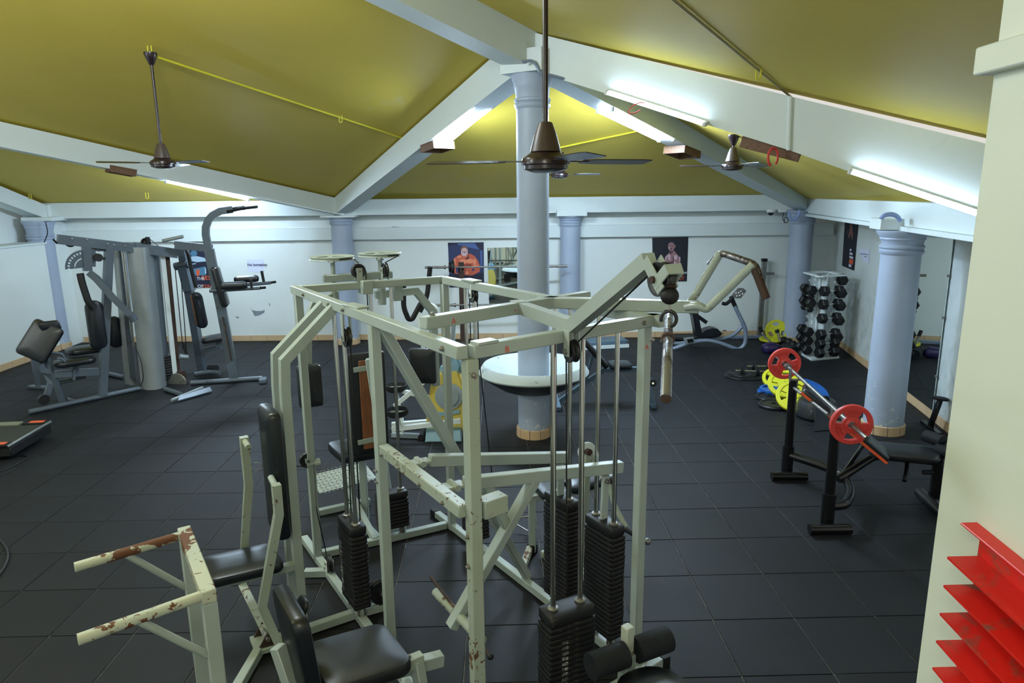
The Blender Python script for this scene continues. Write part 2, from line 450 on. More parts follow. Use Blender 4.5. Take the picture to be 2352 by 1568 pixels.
def mat_column():
    m, N, L, b = newmat('grey blue column paint')
    n = noise(N, L, 22, 6, .7, dist=.5); n3 = noise(N, L, 2.0, 3)
    tc = N.new('ShaderNodeTexCoord'); sx = N.new('ShaderNodeSeparateXYZ'); L.new(tc.outputs['Object'], sx.inputs[0])
    zr = ramp(N, L, mmath(N, L, 'MULTIPLY', sx.outputs[2], .4), [(.0, .14), (.28, .04), (.6, .0)])
    s = mmath(N, L, 'ADD', n.outputs[0], mmath(N, L, 'ADD', zr.outputs[0], mmath(N, L, 'MULTIPLY', n3.outputs[0], .22)))
    r = ramp(N, L, s, [(.815, 0.0), (.83, 1.0)])
    base = mix(N, L, ramp(N, L, n3.outputs[0], [(.35, 0.0), (.7, 1.0)]).outputs[0], rgb(164, 177, 198), rgb(156, 168, 188))
    L.new(mix(N, L, r.outputs[0], base, rgb(206, 210, 208)), b.inputs['Base Color'])
    b.inputs['Roughness'].default_value = .45
    bump(N, L, b, r.outputs[0], .2, .002)
    return m
MT['column'] = mat_column()
MT['skirt'] = mat_wall('beige skirting tile', rgb(206, 176, 138), rgb(196, 166, 128), rgb(150, 124, 96), .55, .8, False)
MT['bowlwhite'] = worn('white bowl paint', rgb(184, 195, 196), rgb(112, 120, 126), .95, .99, 24, .5, 0, rgb(172, 184, 186), 3)
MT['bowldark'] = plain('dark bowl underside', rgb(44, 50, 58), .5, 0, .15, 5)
MT['mirror'] = plain('mirror glass', (.80, .86, .84), .015, 1, .0, 5)

# ---- floor: rubber tiles on a dusty screed
TS = .4875; TX0 = 1.25; TY0 = 4.087
fl = struct(MB().box((-1.0, 5.6, -.036), (14.4, 14.2, .06)).build('floor', 'dust', o=(0, 0, 0)))
cells = []
for i in range(-19, 10):
    for j in range(-9, 17):
        x, y = TX0 + (i + .5) * TS, TY0 + (j + .5) * TS
        if y < -.2 or y > 12.45 or x < -8.1 or x > 6.1: continue
        if x > 4.9 + (y - 6.6) * .2205 + .55: continue
        inv = y > .9 and abs(x) < y * .86 + .5
        cells.append((0 if inv else 1, (x * x + y * y), x, y))
cells.sort()
tm = None
mbs = MB()
for k, (iv, dd, x, y) in enumerate(cells):
    if k < 300:
        if tm is None:
            t0 = MB().box((0, 0, -.0075), (TS - .0058, TS - .0058, .015), bev=.002).build('floor_tile', 'floor', fl); tm = t0.data; t = t0
        else:
            t = bpy.data.objects.new('floor_tile', tm); COL.objects.link(t); t.parent = fl
        t.location = (x, y, random.uniform(-.001, .0004))
    else: mbs.box((x, y, -.0075), (TS - .0058, TS - .0058, .015))
far = mbs.build('floor_tiles_far', 'floor', fl); far['kind'] = 'stuff'

# ---- walls
HUB, HUB2, APX = V((.36, 6.88, 3.97)), V((-7.9, 6.95, 3.97)), V((-3.8, 3.3, 5.19))
BL, BR, FL_, RC, MC = V((-2.62, 11.72, 0)), V((5.03, 11.30, 0)), V((-7.62, 11.75, 0)), V((4.06, 6.81, 0)), V((1.25, 11.72, 0))
EC = V((3.60, 4.90, 0))
WB0, WB1 = V((-8.2, 12.16, 0)), V((6.3, 11.70, 0))
wdir = (WB1 - WB0).normalized(); wn = V((wdir.y, -wdir.x, 0))     # towards the room
def wall_slab(name, a, b, z0, z1, t, mat='wall', outward=True):
    a, b = V(a), V(b); d = (b - a).normalized(); n = V((d.y, -d.x, 0))
    c = (a + b) / 2 - n * t / 2 + V((0, 0, (z0 + z1) / 2))
    return MB().box(c, ((b - a).length, t, z1 - z0), (d, -n, (0, 0, 1))).build(name, mat, o=(0, 0, 0))
struct(wall_slab('wall_back', WB0, WB1, -.015, 2.75, .2))
def yb(x): return WB0.y + (x - WB0.x) * (WB1.y - WB0.y) / (WB1.x - WB0.x)
RW0, RW1 = V((5.705, 11.245, 0)), V((4.689, 6.636, 0))
rd = (RW1 - RW0).normalized()
RWA, RWB = RW0 - rd * .62, RW0 + rd * 7.2
rn = V((rd.y, -rd.x, 0))
struct(wall_slab('wall_right', RWA, RWB, -.015, 2.75, .2, 'wall_blotched'))
def rw(px, py, off=0.0): return onp(px, py, RW0 + rn * off, rn)
# left wall: thick lower part with a ledge, recessed upper part
lw = struct(MB().box((-7.70, 5.15, .8925), (.5, 12.7, 1.815)).build('wall_left', 'wall', o=(0, 0, 0)))
struct(MB().box((-8.05, 5.5, 1.9), (.2, 13.4, 2.6)).build('wall_left_upper', 'wall', o=(0, 0, 0)))
struct(MB().box((-7.69, 5.15, 1.81), (.54, 12.72, .03)).build('trim_1', 'beam', o=(0, 0, 0)))
struct(MB().box((-7.62, 12.0, 1.2), (.3, .5, 2.44)).build('wall_left_corner', 'wall', o=(0, 0, 0)))
# band along the back wall
for nm, z0, z1, off in (('trim_2', 1.775, 1.975, .11), ('trim_3', 2.195, 2.45, .32)):
    a, b = WB0 + wn * off, WB1 + wn * off
    if nm == 'trim_2': a, b = V((-7.5, yb(-7.5), 0)) + wn * off, V((5.72, yb(5.72), 0)) + wn * off
    if nm == 'trim_3': b = V((5.15, yb(5.15), 0)) + wn * off
    struct(wall_slab(nm, a, b, z0, z1, off + .02, 'beam'))
# ring beam on the right
ra, rb_ = V((5.13, 11.60, 0)), V((3.36, 3.9, 0))
rrd = (rb_ - ra).normalized(); rrn = V((rrd.y, -rrd.x, 0))
struct(MB().bar(ra + V((0, 0, 2.27)) - rrn * .11, rb_ + V((0, 0, 2.255)) - rrn * .11, .22, .235).build('trim_4', 'beam', o=(0, 0, 0)))
struct(MB().bar(ra + V((0, 0, 2.125)) - rrn * .10, rb_ + V((0, 0, 2.115)) - rrn * .10, .27, .045).build('trim_5', 'beam', o=(0, 0, 0)))
# sloping roof beams
def beam(name, p0, p1, b0, b1, w, mat='beam', ext0=0, ext1=0):
    p0, p1 = V(p0), V(p1); d = V((p1.x - p0.x, p1.y - p0.y, 0)).normalized(); s = V((-d.y, d.x, 0)) * w / 2
    def up(p, z): return V((p.x, p.y, z))
    return struct(MB()._hexa([up(p0, b0) - s, up(p1, b1) - s, up(p1, b1) + s, up(p0, b0) + s,
                              p0 - s, p1 - s, p1 + s, p0 + s]).build(name, mat, o=(0, 0, 0)))
def top(p, z): return V((p.x, p.y, z))
beam('trim_6', HUB, top(BL, 2.45), 3.64, 2.19, .26)
beam('trim_7', HUB, top(BR, 2.40), 3.64, 2.19, .26)
e3 = lerp(top(HUB, 0), EC, 1.12)
_d3 = (top(EC, 0) - top(HUB, 0)).normalized(); _s3 = V((-_d3.y, _d3.x, 0))
def face3(px, py): A = top(HUB, 0) - _s3 * .12; return vpl(px, py, A, A + _d3)
def along3(p): return (V((p.x, p.y, 0)) - top(HUB, 0)).dot(_d3)
_b0, _b1, _b2 = face3(1280, 180), face3(1813, 345), face3(2250, 500); _t0, _t1, _t2 = face3(1300, 93), face3(1815, 221), face3(2262, 329)
def lin(p, q, t): return p.z + (q.z - p.z) * (t - along3(p)) / (along3(q) - along3(p))
Lj, Le = along3(_b1), (top(e3, 0) - top(HUB, 0)).length
jx = top(HUB, 0) + _d3 * Lj
beam('trim_8', top(HUB, lin(_t0, _t1, 0)), top(jx, lin(_t0, _t1, Lj)), lin(_b0, _b1, 0), lin(_b0, _b1, Lj), .24)
ex3 = top(HUB, 0) + _d3 * Le
beam('trim_13', top(jx, lin(_t1, _t2, Lj)), top(ex3, lin(_t1, _t2, Le)), lin(_b1, _b2, Lj), lin(_b1, _b2, Le), .24)
beam('trim_9', top(BL, 2.45), HUB2, 2.19, 3.65, .26)
beam('trim_10', top(FL_, 2.42), HUB2, 2.19, 3.65, .26)
beam('trim_11', HUB, APX, 3.62, APX.z - .33, .26)
# riser strip on the big beam and its stop
jb = lerp(HUB, top(e3, 2.655), .0)
# ceiling slopes (thin slabs)
def slope(name, pts, t=.05):
    pts = [V(p) for p in pts]
    n = (pts[1] - pts[0]).cross(pts[2] - pts[0]).normalized()
    if n.z < 0: n = -n
    m = MB(); m.prism([p + n * t / 2 for p in pts], t, n)
    return struct(m.build(name, 'ceil', o=(0, 0, 0)))
slope('ceiling', [HUB, top(BL, 2.45), HUB2, APX])
def zq(x, y):
    u, w = top(EC, 2.80) - HUB, APX - HUB; n = u.cross(w); return HUB.z - (n.x * (x - HUB.x) + n.y * (y - HUB.y)) / n.z
slope('ceiling.001', [HUB, APX, V((-3.8, -1.2, zq(-3.8, -1.2))), V((4.2, -1.2, zq(4.2, -1.2))), V((e3.x, e3.y, zq(e3.x, e3.y)))])
slope('ceiling.002', [HUB, top(BR, 2.39) + V((.1, .3, 0)), top(BL, 2.45) + V((-.1, .2, 0))])
slope('ceiling.003', [HUB, top(e3, 2.30), top(BR, 2.38)])
slope('ceiling.004', [top(BL, 2.45), top(FL_, 2.42) + V((-.2, .2, 0)), HUB2])
slope('ceiling.005', [HUB2, APX, V((-3.8, -1.2, zq(-3.8, -1.2))), V((-7.9, -1.2, 3.9))])
slope('ceiling.006', [HUB2, top(FL_, 2.42), V((-8.2, 9.0, 3.0))])
# eave strips above the rings
struct(MB().box((-1.1, 12.10, 2.5), (13.6, .28, .08)).build('ceiling.007', 'ceil', o=(0, 0, 0)))
struct(MB().bar((6.05, 11.7, 2.42), (4.4, 3.9, 2.42), 1.2, .06).build('ceiling.008', 'ceil', o=(0, 0, 0)))

# ---- skirting tiles
def skirting(name, a, b, n, h=.10, tw=.30):
    a, b = V(a), V(b); d = (b - a).normalized(); L = (b - a).length
    root = struct(MB().box((a + b) / 2 + V(n) * .004 + V((0, 0, h / 2 - .01)), (L, .008, h - .004), (d, n, (0, 0, 1))).build(name, 'dust', o=(0, 0, 0)))
    me = None; k = int(L / tw)
    for i in range(k):
        c = a + d * (i + .5) * tw + V(n) * .009 + V((0, 0, h / 2))
        if me is None: t = MB().box((0, 0, 0), (tw - .005, .014, h), bev=.002).build('skirting_tile', 'skirt', root); me = t.data
        else: t = bpy.data.objects.new('skirting_tile', me); COL.objects.link(t); t.parent = root
        t.matrix_local = Matrix.Translation(c) @ Matrix((d, V(n), V((0, 0, 1)))).transposed().to_4x4()
    return root
skirting('baseboard_back', V((-7.42, yb(-7.42), 0)), V((5.78, yb(5.78), 0)), wn)
skirting('baseboard_right', RW0 - rd * .42, RW0 + rd * 6.4, rn)
skirting('baseboard_left', V((-7.45, 8.2, 0)), V((-7.45, 11.5, 0)), (1, 0, 0))

# ---- columns
def column(label, p, z1, r, cap=True, capz=.2, block=None, tiles=10, bowl=None):
    c = thing('round_column', label, 'column', (p.x, p.y, 0))
    MB().cyl(V((p.x, p.y, 0)), V((p.x, p.y, z1 - .02)), r * .99, r * .93, 40).build('shaft', 'column', c)
    if cap:
        rr = r * .95; z = z1 - capz
        pr = [(rr, z - .02), (rr * 1.09, z), (rr * 1.10, z + .02), (rr * 1.02, z + .035), (rr * 1.10, z + .05), (rr * 1.10, z + .07), (rr * 1.0, z + .08), (rr * 1.05, z + capz * .55), (rr * 1.12, z + capz * .62), (rr * 1.10, z + capz * .68), (rr * 1.3, z1 - .02), (rr * 1.3, z1), (0, z1)]
        MB().lathe(pr, (p.x, p.y, 0), (0, 0, 1), 40).build('capital', 'column', c)
    if block:
        for nm, q in block: q.build(nm, 'beam', c)
    me = None
    for i in range(tiles):
        a = 2 * pi * i / tiles
        if me is None:
            rr = r * 1.0; pts = []
            m = MB(); w = 2 * pi / tiles * .47
            m.lathe([(rr, 0), (rr + .016, 0), (rr + .016, .092), (rr, .098)], (0, 0, 0), (0, 0, 1), 3, closed=True, arc=2 * w)
            bmesh.ops.holes_fill(m.bm, edges=m.bm.edges)
            t = m.build('base_tile', 'skirt', c, o=(0, 0, 0)); t.parent = c; me = t.data
        else: t = bpy.data.objects.new('base_tile', me); COL.objects.link(t); t.parent = c
        t.matrix_local = Matrix.Rotation(a, 4, 'Z')
    if bowl:
        z0, zr, R1 = bowl
        MB().lathe([(r * .9, zr - .17), (r * 1.2, zr - .165), (R1 * .6, zr - .10), (R1 * .86, zr - .01), (R1 * .90, zr), (R1 * .915, zr - .004), (R1, zr - .085), (R1 * .985, zr - .10), (r * .95, zr - .22)], (p.x, p.y, 0), (0, 0, 1), 48, closed=True).build('bowl_rim', 'bowlwhite', c)
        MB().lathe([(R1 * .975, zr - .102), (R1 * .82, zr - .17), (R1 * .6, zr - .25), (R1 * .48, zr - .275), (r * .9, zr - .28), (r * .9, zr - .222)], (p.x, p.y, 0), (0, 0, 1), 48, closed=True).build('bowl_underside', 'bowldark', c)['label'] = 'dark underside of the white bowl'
    return c
column('tall grey-blue central column with a white bowl-shaped ledge around it', top(HUB, 0), 3.61, .168, True, .3, [('head_block', MB().box((HUB.x, HUB.y, 3.70), (.44, .44, .2), ((.84, -.54, 0), (.54, .84, 0), (0, 0, 1))))], 10, (.0, hat(834, HUB.x + 0.0, HUB.y - .0), .575))
column('grey-blue column at the back wall left of the bodybuilder poster', BL, 2.17, .185, True, .12, [('head_block', MB().box((BL.x, BL.y, 2.18), (.56, .5, .03)))], 9)
column('grey-blue column at the back wall seen just right of the central column', MC, 2.14, .18, True, .16, [('head_block', MB().box((MC.x, MC.y - .02, 2.19), (.50, .46, .10)))], 9)
column('grey-blue column behind the dumbbell rack in the far right corner', BR, 2.19, .195, True, .2, None, 10)
bd = V((rrd.x, rrd.y, 0))
column('broad grey-blue column on the right in front of the wall mirror', RC, 2.10, .195, True, .22, [('head_block', MB().box(V((RC.x, RC.y, 2.16)) - rrn * .02 - bd * .10, (.36, .52, .11), (bd, rrn, (0, 0, 1)), .004))], 10)
column('grey-blue column half buried in the left wall corner', FL_ + V((0, -.06, 0)), 2.17, .20, True, .3, [('head_block', MB().box((FL_.x + .1, FL_.y, 2.195), (.5, .5, .06)))], 8)

struct(MB().box((-2.2, -1.35, 2.5), (13.0, .2, 5.2)).build('wall_front', 'wall', o=(0, 0, 0)))
# ---- near wall on the right with its stub beam
nw = V((1.17, 0, 0)); A_ = aty(2205, 784, 1.75)
NX, NY = A_.x, A_.y
struct(MB().box((NX + .6, NY / 2 - .5, 1.8), (1.2, NY + 1.0, 3.63)).build('wall_near_right', 'nearwall', o=(0, 0, 0)))
s0 = aty(2240, 110, NY + .03)
struct(MB().box(((s0.x + NX + .5) / 2, (NY + .03 - 1.0) / 2, s0.z - .033), (NX + .5 - s0.x, NY + 1.03, .066), bev=.004).build('trim_12', 'nearwall', o=(0, 0, 0)))

# ---- fluorescent lights and beam furniture
def tube_light(label, a, b, down, n=1, gap=.10, side=None, glass='tube'):
    """a,b ends of the tube axis; batten sits on the opposite side of 'down'"""
    a, b = V(a), V(b); d = (b - a).normalized(); dn = V(down).normalized(); s = d.cross(dn).normalized()
    c = thing('tube_light', label, 'light', a)
    for k in range(n):
        o = s * gap * (k - (n - 1) / 2)
        MB().bar(a + o - dn * .045 - d * .03, b + o - dn * .045 + d * .03, .045, .035, up=dn).build('batten', 'whiteplastic', c)
        MB().cyl(a + o, b + o, .014, seg=12).build('tube', glass, c)['label'] = 'glowing white tube'
        MB().bar(a + o - d * .03, a + o - d * .003, .034, .05, up=dn).build('end_cap', 'whiteplastic', c)
        MB().bar(b + o + d * .003, b + o + d * .03, .034, .05, up=dn).build('end_cap', 'whiteplastic', c)
    return c
dn = V((0, 0, -1))
def onbeam(px, py, A, B, off):     # sight point on a vertical plane shifted sideways from the beam's axis
    A, B = top(A, 0), top(B, 0); d = (B - A).normalized(); s = V((-d.y, d.x, 0))
    return vpl(px, py, A + s * off, B + s * off)
tube_light('single lit tube under the sloping beam on the left', onbeam(383, 417, BL, HUB2, 0.02), onbeam(568, 458, BL, HUB2, .02), dn)
tube_light('twin lit tubes under the beam left of the central column', onbeam(1018, 322, HUB, BL, .0), onbeam(1136, 222, HUB, BL, .0), dn, 2, .2)
tube_light('twin lit tubes under the beam right of the central column', onbeam(1392, 254, HUB, BR, .0), onbeam(1528, 320, HUB, BR, .0), dn, 2, .2)
tube_light('lit tube low on the big beam near the central column', onbeam(1397, 214, HUB, EC, -.17), onbeam(1614, 284, HUB, EC, -.17), V((EC.y - HUB.y, -(EC.x - HUB.x), -1)) , 1, glass='tube_dim')
tube_light('lit tube on the big beam at the far right', onbeam(1958, 396, HUB, EC, -.17), onbeam(2249, 493, HUB, EC, -.17), V((EC.y - HUB.y, -(EC.x - HUB.x), -1)), 1, glass='tube_dim')
# ================================================================ CREAM MULTI-STATION GYM
gA, gB, gC, gD = V((-1.304, 4.405, 0)), V((-.394, 4.83, 0)), V((.724, 3.13, 0)), V((-.136, 2.50, 0))
gu, gv, gz = (gD - gA).normalized(), (gB - gA).normalized(), V((0, 0, 1))
def G(a, b, t, z): return lerp(a, b, t) + V((0, 0, z))
def pAD(px, py, off=0.0): return vpl(px, py, gA + gv * off, gD + gv * off)
def pAB(px, py, off=0.0): return vpl(px, py, gA + gu * off, gB + gu * off)
def pBC(px, py, off=0.0): return vpl(px, py, gB + gv * off, gC + gv * off)
def pDC(px, py, off=0.0): return vpl(px, py, gD + gu * off, gC + gu * off)
ZR = 1.905
gym = thing('multi_station_gym', 'cream painted steel multi-station gym frame with five black weight stacks and black pads', 'gym machine', (gA + gC) / 2)
def bar(name, p0, p1, w=.05, h=None, mat='cream', up=(0, 0, 1), **k): return MB().bar(p0, p1, w, h, up, **k).build(name, mat, gym)
def bolt(p, n, r=.0085):
    n = V(n).normalized(); p = V(p)
    m = MB(); m.lathe([(r * 1.5, 0), (r * 1.5, .003), (r, .004), (r, .012), (r * .7, .014), (0, .014)], p, n, 8); return m.build('bolt', 'steel', gym)
# top rails
bar('top_rail', G(gA, gD, -.015, ZR), G(gA, gD, 1.0, ZR), .05, .052)
bar('top_rail', G(gA, gB, .03, ZR), G(gA, gB, 1.02, ZR), .05, .05)
bar('top_rail', G(gB, gC, .02, ZR), G(gB, gC, 1.03, ZR), .05, .052)
bar('top_rail', G(gD, gC, .035, ZR), G(gD, gC, 1.04, ZR), .05, .052)
bar('rail_end_cap', G(gD, gC, .05, ZR + .03), G(gD, gC, .14, ZR + .03), .06, .012)
# corner posts
for p0, m in ((G(gA, gD, .02, 0), 'cream'), (G(gA, gD, .60, 0), 'cream'), (G(gB, gC, .015, 0), 'cream'), (G(gB, gC, .975, 0), 'cream')):
    bar('corner_post', p0 + V((0, 0, .001)), p0 + V((0, 0, ZR - .026)), .05, .05, m, gu)
bar('corner_post', G(gD, gC, .03, .001), G(gD, gC, .03, ZR - .026), .052, .052, 'cream_chip', gu)['label'] = 'front post with long strips of chipped paint'
# floor rails
FZ = .03
bar('floor_rail', G(gA, gD, -.13, FZ), G(gA, gD, 1.0, FZ), .05)
bar('floor_rail', G(gA, gB, .03, FZ), G(gA, gB, .97, FZ), .05)
bar('floor_rail', G(gB, gC, -.10, FZ), G(gB, gC, 1.0, FZ), .05)
bar('floor_rail', G(gD, gC, .05, FZ), G(gD, gC, .95, FZ), .05)
bar('floor_rail', hz(700, 1315, FZ), G(gA, gD, .12, FZ), .05)
bar('rail_foot', G(gB, gC, -.135, FZ), G(gB, gC, -.10, FZ), .056, .056, 'rubber')
bar('rail_foot', G(gA, gD, -.165, FZ), G(gA, gD, -.13, FZ), .056, .056, 'rubber')
# brace and mid rail
bar('diagonal_brace', G(gA, gD, .605, 1.87) + gv * .03, V((.165, 4.03, .05)), .05)
MZ = 1.255
bar('mid_rail', G(gA, gD, .62, MZ), G(gA, gD, .99, MZ), .05, .055, 'cream_chip')
bar('mid_rail_stub', G(gD, gC, .06, MZ), G(gD, gC, .17, MZ), .07, .075, 'cream_chip')
# press levers with links to the stacks
def on_z(px, py, z): return hz(px, py, z)
s4, s5 = G(gB, gC, .668, 0), G(gB, gC, .850, 0)
L1a, L1b = s4 - gv * .80 + V((0, 0, 1.14)), s4 + gv * .04 + V((0, 0, 1.0))
L2a, L2b = s5 - gv * .81 + V((0, 0, 1.145)), s5 + gv * .10 + V((0, 0, 1.055))
bar('press_lever', L1a, L1b, .05, .06); bar('press_lever', L2a, L2b, .05, .06)
for a in (L1a, L2a):
    q = a - gv * .05
    MB().prism([q + gu * .035 - gv * .05, q + gu * .035 + gv * .05, q - gu * .035 + gv * .05, q - gu * .035 - gv * .05], .012, (0, 0, 1)).cyl(q - gu * .045, q + gu * .045, .017).build('pivot_bracket', 'cream_chip', gym)
for s, e, zt in ((s4, L1b, .72), (s5, L2b, .72)):
    t = e - gv * (.05 if s is s4 else .10)
    b = s + V((0, 0, zt)) - gu * .01
    MB().bar(t - gz * .03, b, .045, .02, up=gu).build('lever_link', 'cream', gym)
    MB().cyl(t - gz * .06 - gu * .03, t - gz * .06 + gu * .03, .012).build('link_pin', 'steel', gym)
    MB().lathe([(.018, -.006), (.03, -.006), (.03, .006), (.018, .006)], b + gz * .015, gu, 14, closed=True).build('link_eye', 'steel', gym)
# triangular strut of the second lever with foot rollers
ap = lerp(L2a, L2b, .42); vlo = vpl(1036, 1440, L2a, L2b)
bar('lever_strut', ap - gz * .02, vlo, .045, .06, up=gu)
bar('lever_strut', L2a + gv * .12 - gz * .03, lerp(ap, vlo, .34), .045, .04, up=gu)
ro = lerp(ap, vlo, .92)
MB().cyl(ro - gu * .24, ro - gu * .03, .024).build('foot_roller', 'cream_chip', gym)
MB().cyl(ro + gu * .03, ro + gu * .24, .024).build('foot_roller', 'cream_chip', gym)
MB().tube([ro - gu * .30 + gz * .06, ro + gz * .02, ro + gu * .30 - gz * .04], .008).build('axle_rod', 'rust', gym)
MB().sphere(ro + gu * .31 - gz * .04, .016).build('axle_knob', 'iron', gym)
# ---- weight stacks
def stack(c, ax, n, z0, plate=(.235, .105), pt=.0272, rods=True, rod_top=ZR - .025, rod_half=.072, marks=None, cabz=None):
    """c ground centre, ax long axis"""
    ax = V(ax).normalized(); sd = V((-ax.y, ax.x, 0)); z = z0
    zt = z0 + n * pt
    hd = MB().pad(c + gz * (zt + .030), (plate[0] * .98, plate[1] * .98, .058), (ax, sd, gz), .012, .002, .02).build('weight_stack', 'iron', gym)
    hd['label'] = 'black iron weight stack'
    me = None
    for k in range(n):
        p = c + gz * (z0 + (k + .5) * pt)
        if me is None:
            o = MB().pad((0, 0, 0), (plate[0], plate[1], pt - .0035), (ax, sd, gz), .004, 0, .016).build('weight_plate', 'iron', hd, o=(0, 0, 0)); me = o.data
        else: o = bpy.data.objects.new('weight_plate', me); COL.objects.link(o); o.parent = hd
        o.location = p - ORG[gym.name] + ax * random.uniform(-.002, .002) + sd * random.uniform(-.002, .002)
    if rods:
        for s in (-1, 1):
            r = c + ax * s * rod_half
            MB().cyl(r + gz * .05, r + gz * rod_top, .0125, seg=14).build('guide_rod', 'chrome', gym)
            MB().lathe([(.014, 0), (.026, 0), (.026, .008), (.018, .012), (.014, .012)], r + gz * (zt + .06), gz, 16, closed=True).build('rod_collar', 'steel', gym)
            if z0 > .08: MB().helix(r + gz * .055, r + gz * z0, .024, .0035, 8).build('buffer_spring', 'chrome', gym)
    return hd, zt + .06
S1 = G(gA, gD, .365, 0); S2 = G(gA, gB, .555, 0); S3 = G(gB, gC, .185, 0); S4 = s4; S5 = s5; S6 = G(gD, gC, .50, 0)
h1, t1 = stack(S1, gu, 17, .115)
h2, t2 = stack(S2, gv, 8, .12)
h3, t3 = stack(S3, gu, 6, .115, rod_half=.06)
h4, t4 = stack(S4, gu, 22, .115)
h5, t5 = stack(S5, gu, 22, .115)
h6, t6 = stack(S6, gv, 19, .06, (.25, .12))
# number stickers on two of the stacks
for hd, c, sd, ax, n, z0, w in ((h6, S6, gu, gv, 15, .10, -.05), (h1, S1, -gv, gu, 12, .17, -.06)):
    for k in range(n):
        p = c + sd * (.0615 if hd is h6 else .054) + ax * w + gz * (z0 + .0272 * k + .012)
        MB().bar(p - ax * .016, p + ax * .016, .002, .016, bev=0).build('number_sticker', 'sticker', hd)
# pulleys in forked brackets
def fork(name, c, ax, r, stem, mat='cream', w=.035, t=.03):
    ax = V(ax).normalized(); c = V(c); stem = V(stem)
    f = MB()
    for s in (-1, 1): f.bar(c + ax * s * (t / 2 + .006) + (c - stem).normalized() * .02, stem + ax * s * (t / 2 + .006), .006, w, up=(stem - c).cross(ax), bev=.001)
    f.build(name, mat, gym)
    p = MB().pulley(c, ax, r, t).build('pulley', 'pulley', gym)
    MB().cyl(c - ax * (t / 2 + .014), c + ax * (t / 2 + .014), r * .22, seg=10).build('pulley_axle', 'steel', gym)
    return c
def cable(pts, r=.0035, bend=.03): return MB().tube(pts, r, 6, bend).build('cable', 'cable', gym)
# ---- cross beam, chin-up bar and pulldown arm on top of the frame
CZ = ZR + .052
x0, x1 = hz(972, 742, CZ), V((.47, 3.56, CZ))
bar('cross_beam', x0, x1, .055, .055, 'cream')
bolt(x0 + gz * .028 + (x1 - x0).normalized() * .05, gz)
la0 = hz(1197, 706, CZ); la1 = hz(1316, 748, CZ)
ld = (la1 - la0); ld.z = 0; ld.normalize()
la0 = la1 - ld * .53
tipA = vpl(1493, 598, la1, la1 + ld)
MB().bars([la0, la1, tipA], .05, .055).build('pulldown_arm', 'cream', gym)
MB().prism([la0 + gz * .03 - ld * .05, la0 + gz * .03 + ld * .03, la0 - gz * .03 + ld * .03, la0 - gz * .03 - ld * .05], .07, ld.cross(gz)).build('arm_bracket', 'cream', gym)
sdA = ld.cross(gz)
bolt(la0 + sdA * .036, sdA); bolt(la0 - sdA * .036, -sdA)
pc = vpl(1519, 641, la1, la1 + ld)
up_ = (tipA - la1).normalized()
# V-shaped fork that carries the upper pulley
for s in (-1, 1):
    o = sdA * s * .027
    MB().bar(tipA + o + up_ * .01, pc + o + (pc - tipA).normalized() * .05, .006, .042, up=sdA.cross(pc - tipA)).build('fork_plate', 'cream', gym)
pk = vpl(1548, 618, la1, la1 + ld)
MB().bars([pc - sdA * .028 - gz * .02, pk - sdA * .028, pk + sdA * .028, pc + sdA * .028 - gz * .02], .006, .036, up=(pk - pc).cross(sdA)).build('cable_guard', 'cream', gym)
MB().pulley(pc, sdA, .056, .034).build('pulley', 'pulley', gym)
MB().cyl(pc - sdA * .04, pc + sdA * .04, .012, seg=12).build('pulley_axle', 'rust', gym)
pl = vpl(1313, 806, la1, la1 + ld) + V((0, 0, 0))
for s in (-1, 1):
    MB().bar(pl + sdA * s * .024 - gz * .02, V((pl.x, pl.y, la1.z - .02)) + sdA * s * .024, .006, .045, up=ld).build('fork_plate', 'cream', gym)
MB().pulley(pl, sdA, .048, .032).build('pulley', 'pulley', gym)
MB().cyl(pl - sdA * .036, pl + sdA * .036, .012, seg=12).build('pulley_axle', 'steel', gym)
ball = vpl(1538, 679, la1, la1 + ld)
cable([pl + ld * .048 - gz * .0, pl + ld * .04 + gz * .04, pc - ld * .05 + gz * .02, pc + gz * .056, pc + ld * .05, ball])
cable([pl - ld * .048, V((S6.x, S6.y, t6 + .06))])
MB().sphere(ball, .030, 16, (1, 1, .95)).build('cable_ball', 'rubber', gym)
MB().lathe([(.012, 0), (.022, .004), (.012, .010), (0, .010)], ball + gz * .026, gz, 14).build('ball_cap', 'rust', gym)
hk = ball - gz * .075
MB().tube([ball - gz * .028, hk + gz * .025], .0045).build('swivel_pin', 'steel', gym)
vh = V((hk.x, hk.y, 0)).normalized(); sh = V((vh.y, -vh.x, 0))
MB().ring_sweep([hk + sh * .024 * cos(a) + gz * (.026 * sin(a)) for a in [R_(200) - k * R_(290) / 14 for k in range(15)]], .006, 8).build('snap_hook', 'iron', gym)
# chin-up bar
c0, c1 = V((.20, 3.40, CZ)), hz(1606, 705, CZ)
bar('chin_arm', c0, c1, .055, .055, 'cream')
bolt(lerp(c0, c1, .55) + gz * .028, gz)
cd = (c1 - c0).normalized(); cs = V((-cd.y, cd.x, 0))
def chp(px, py, off): return vpl(px, py, c0 + cs * off, c1 + cs * off)
n0, n1, n2 = chp(1600, 698, -.06), chp(1622, 712, -.06), chp(1730, 607, -.06)
f0, f2 = chp(1592, 686, .10), chp(1655, 580, .10)
MB().tube([c1 - cd * .06 - cs * .02, n0 + (n1 - n0) * .2, n1, n2], .019, 12, .05).build('chin_bar_upright', 'creamgloss', gym)
MB().tube([c1 - cd * .06 + cs * .02, f0, f2], .019, 12, .05).build('chin_bar_upright', 'creamgloss', gym)
n3 = chp(1759, 683, -.10); f3 = chp(1630, 606, .16)
MB().tube([n3, n2 + cd * .01, f2, f3], .016, 12, .03).build('chin_bar_grip', 'chromerust', gym)
MB().cyl(lerp(n2, n3, .12), n3 + (n3 - n2).normalized() * .005, .0185, seg=12).build('grip_sleeve', 'rust', gym)
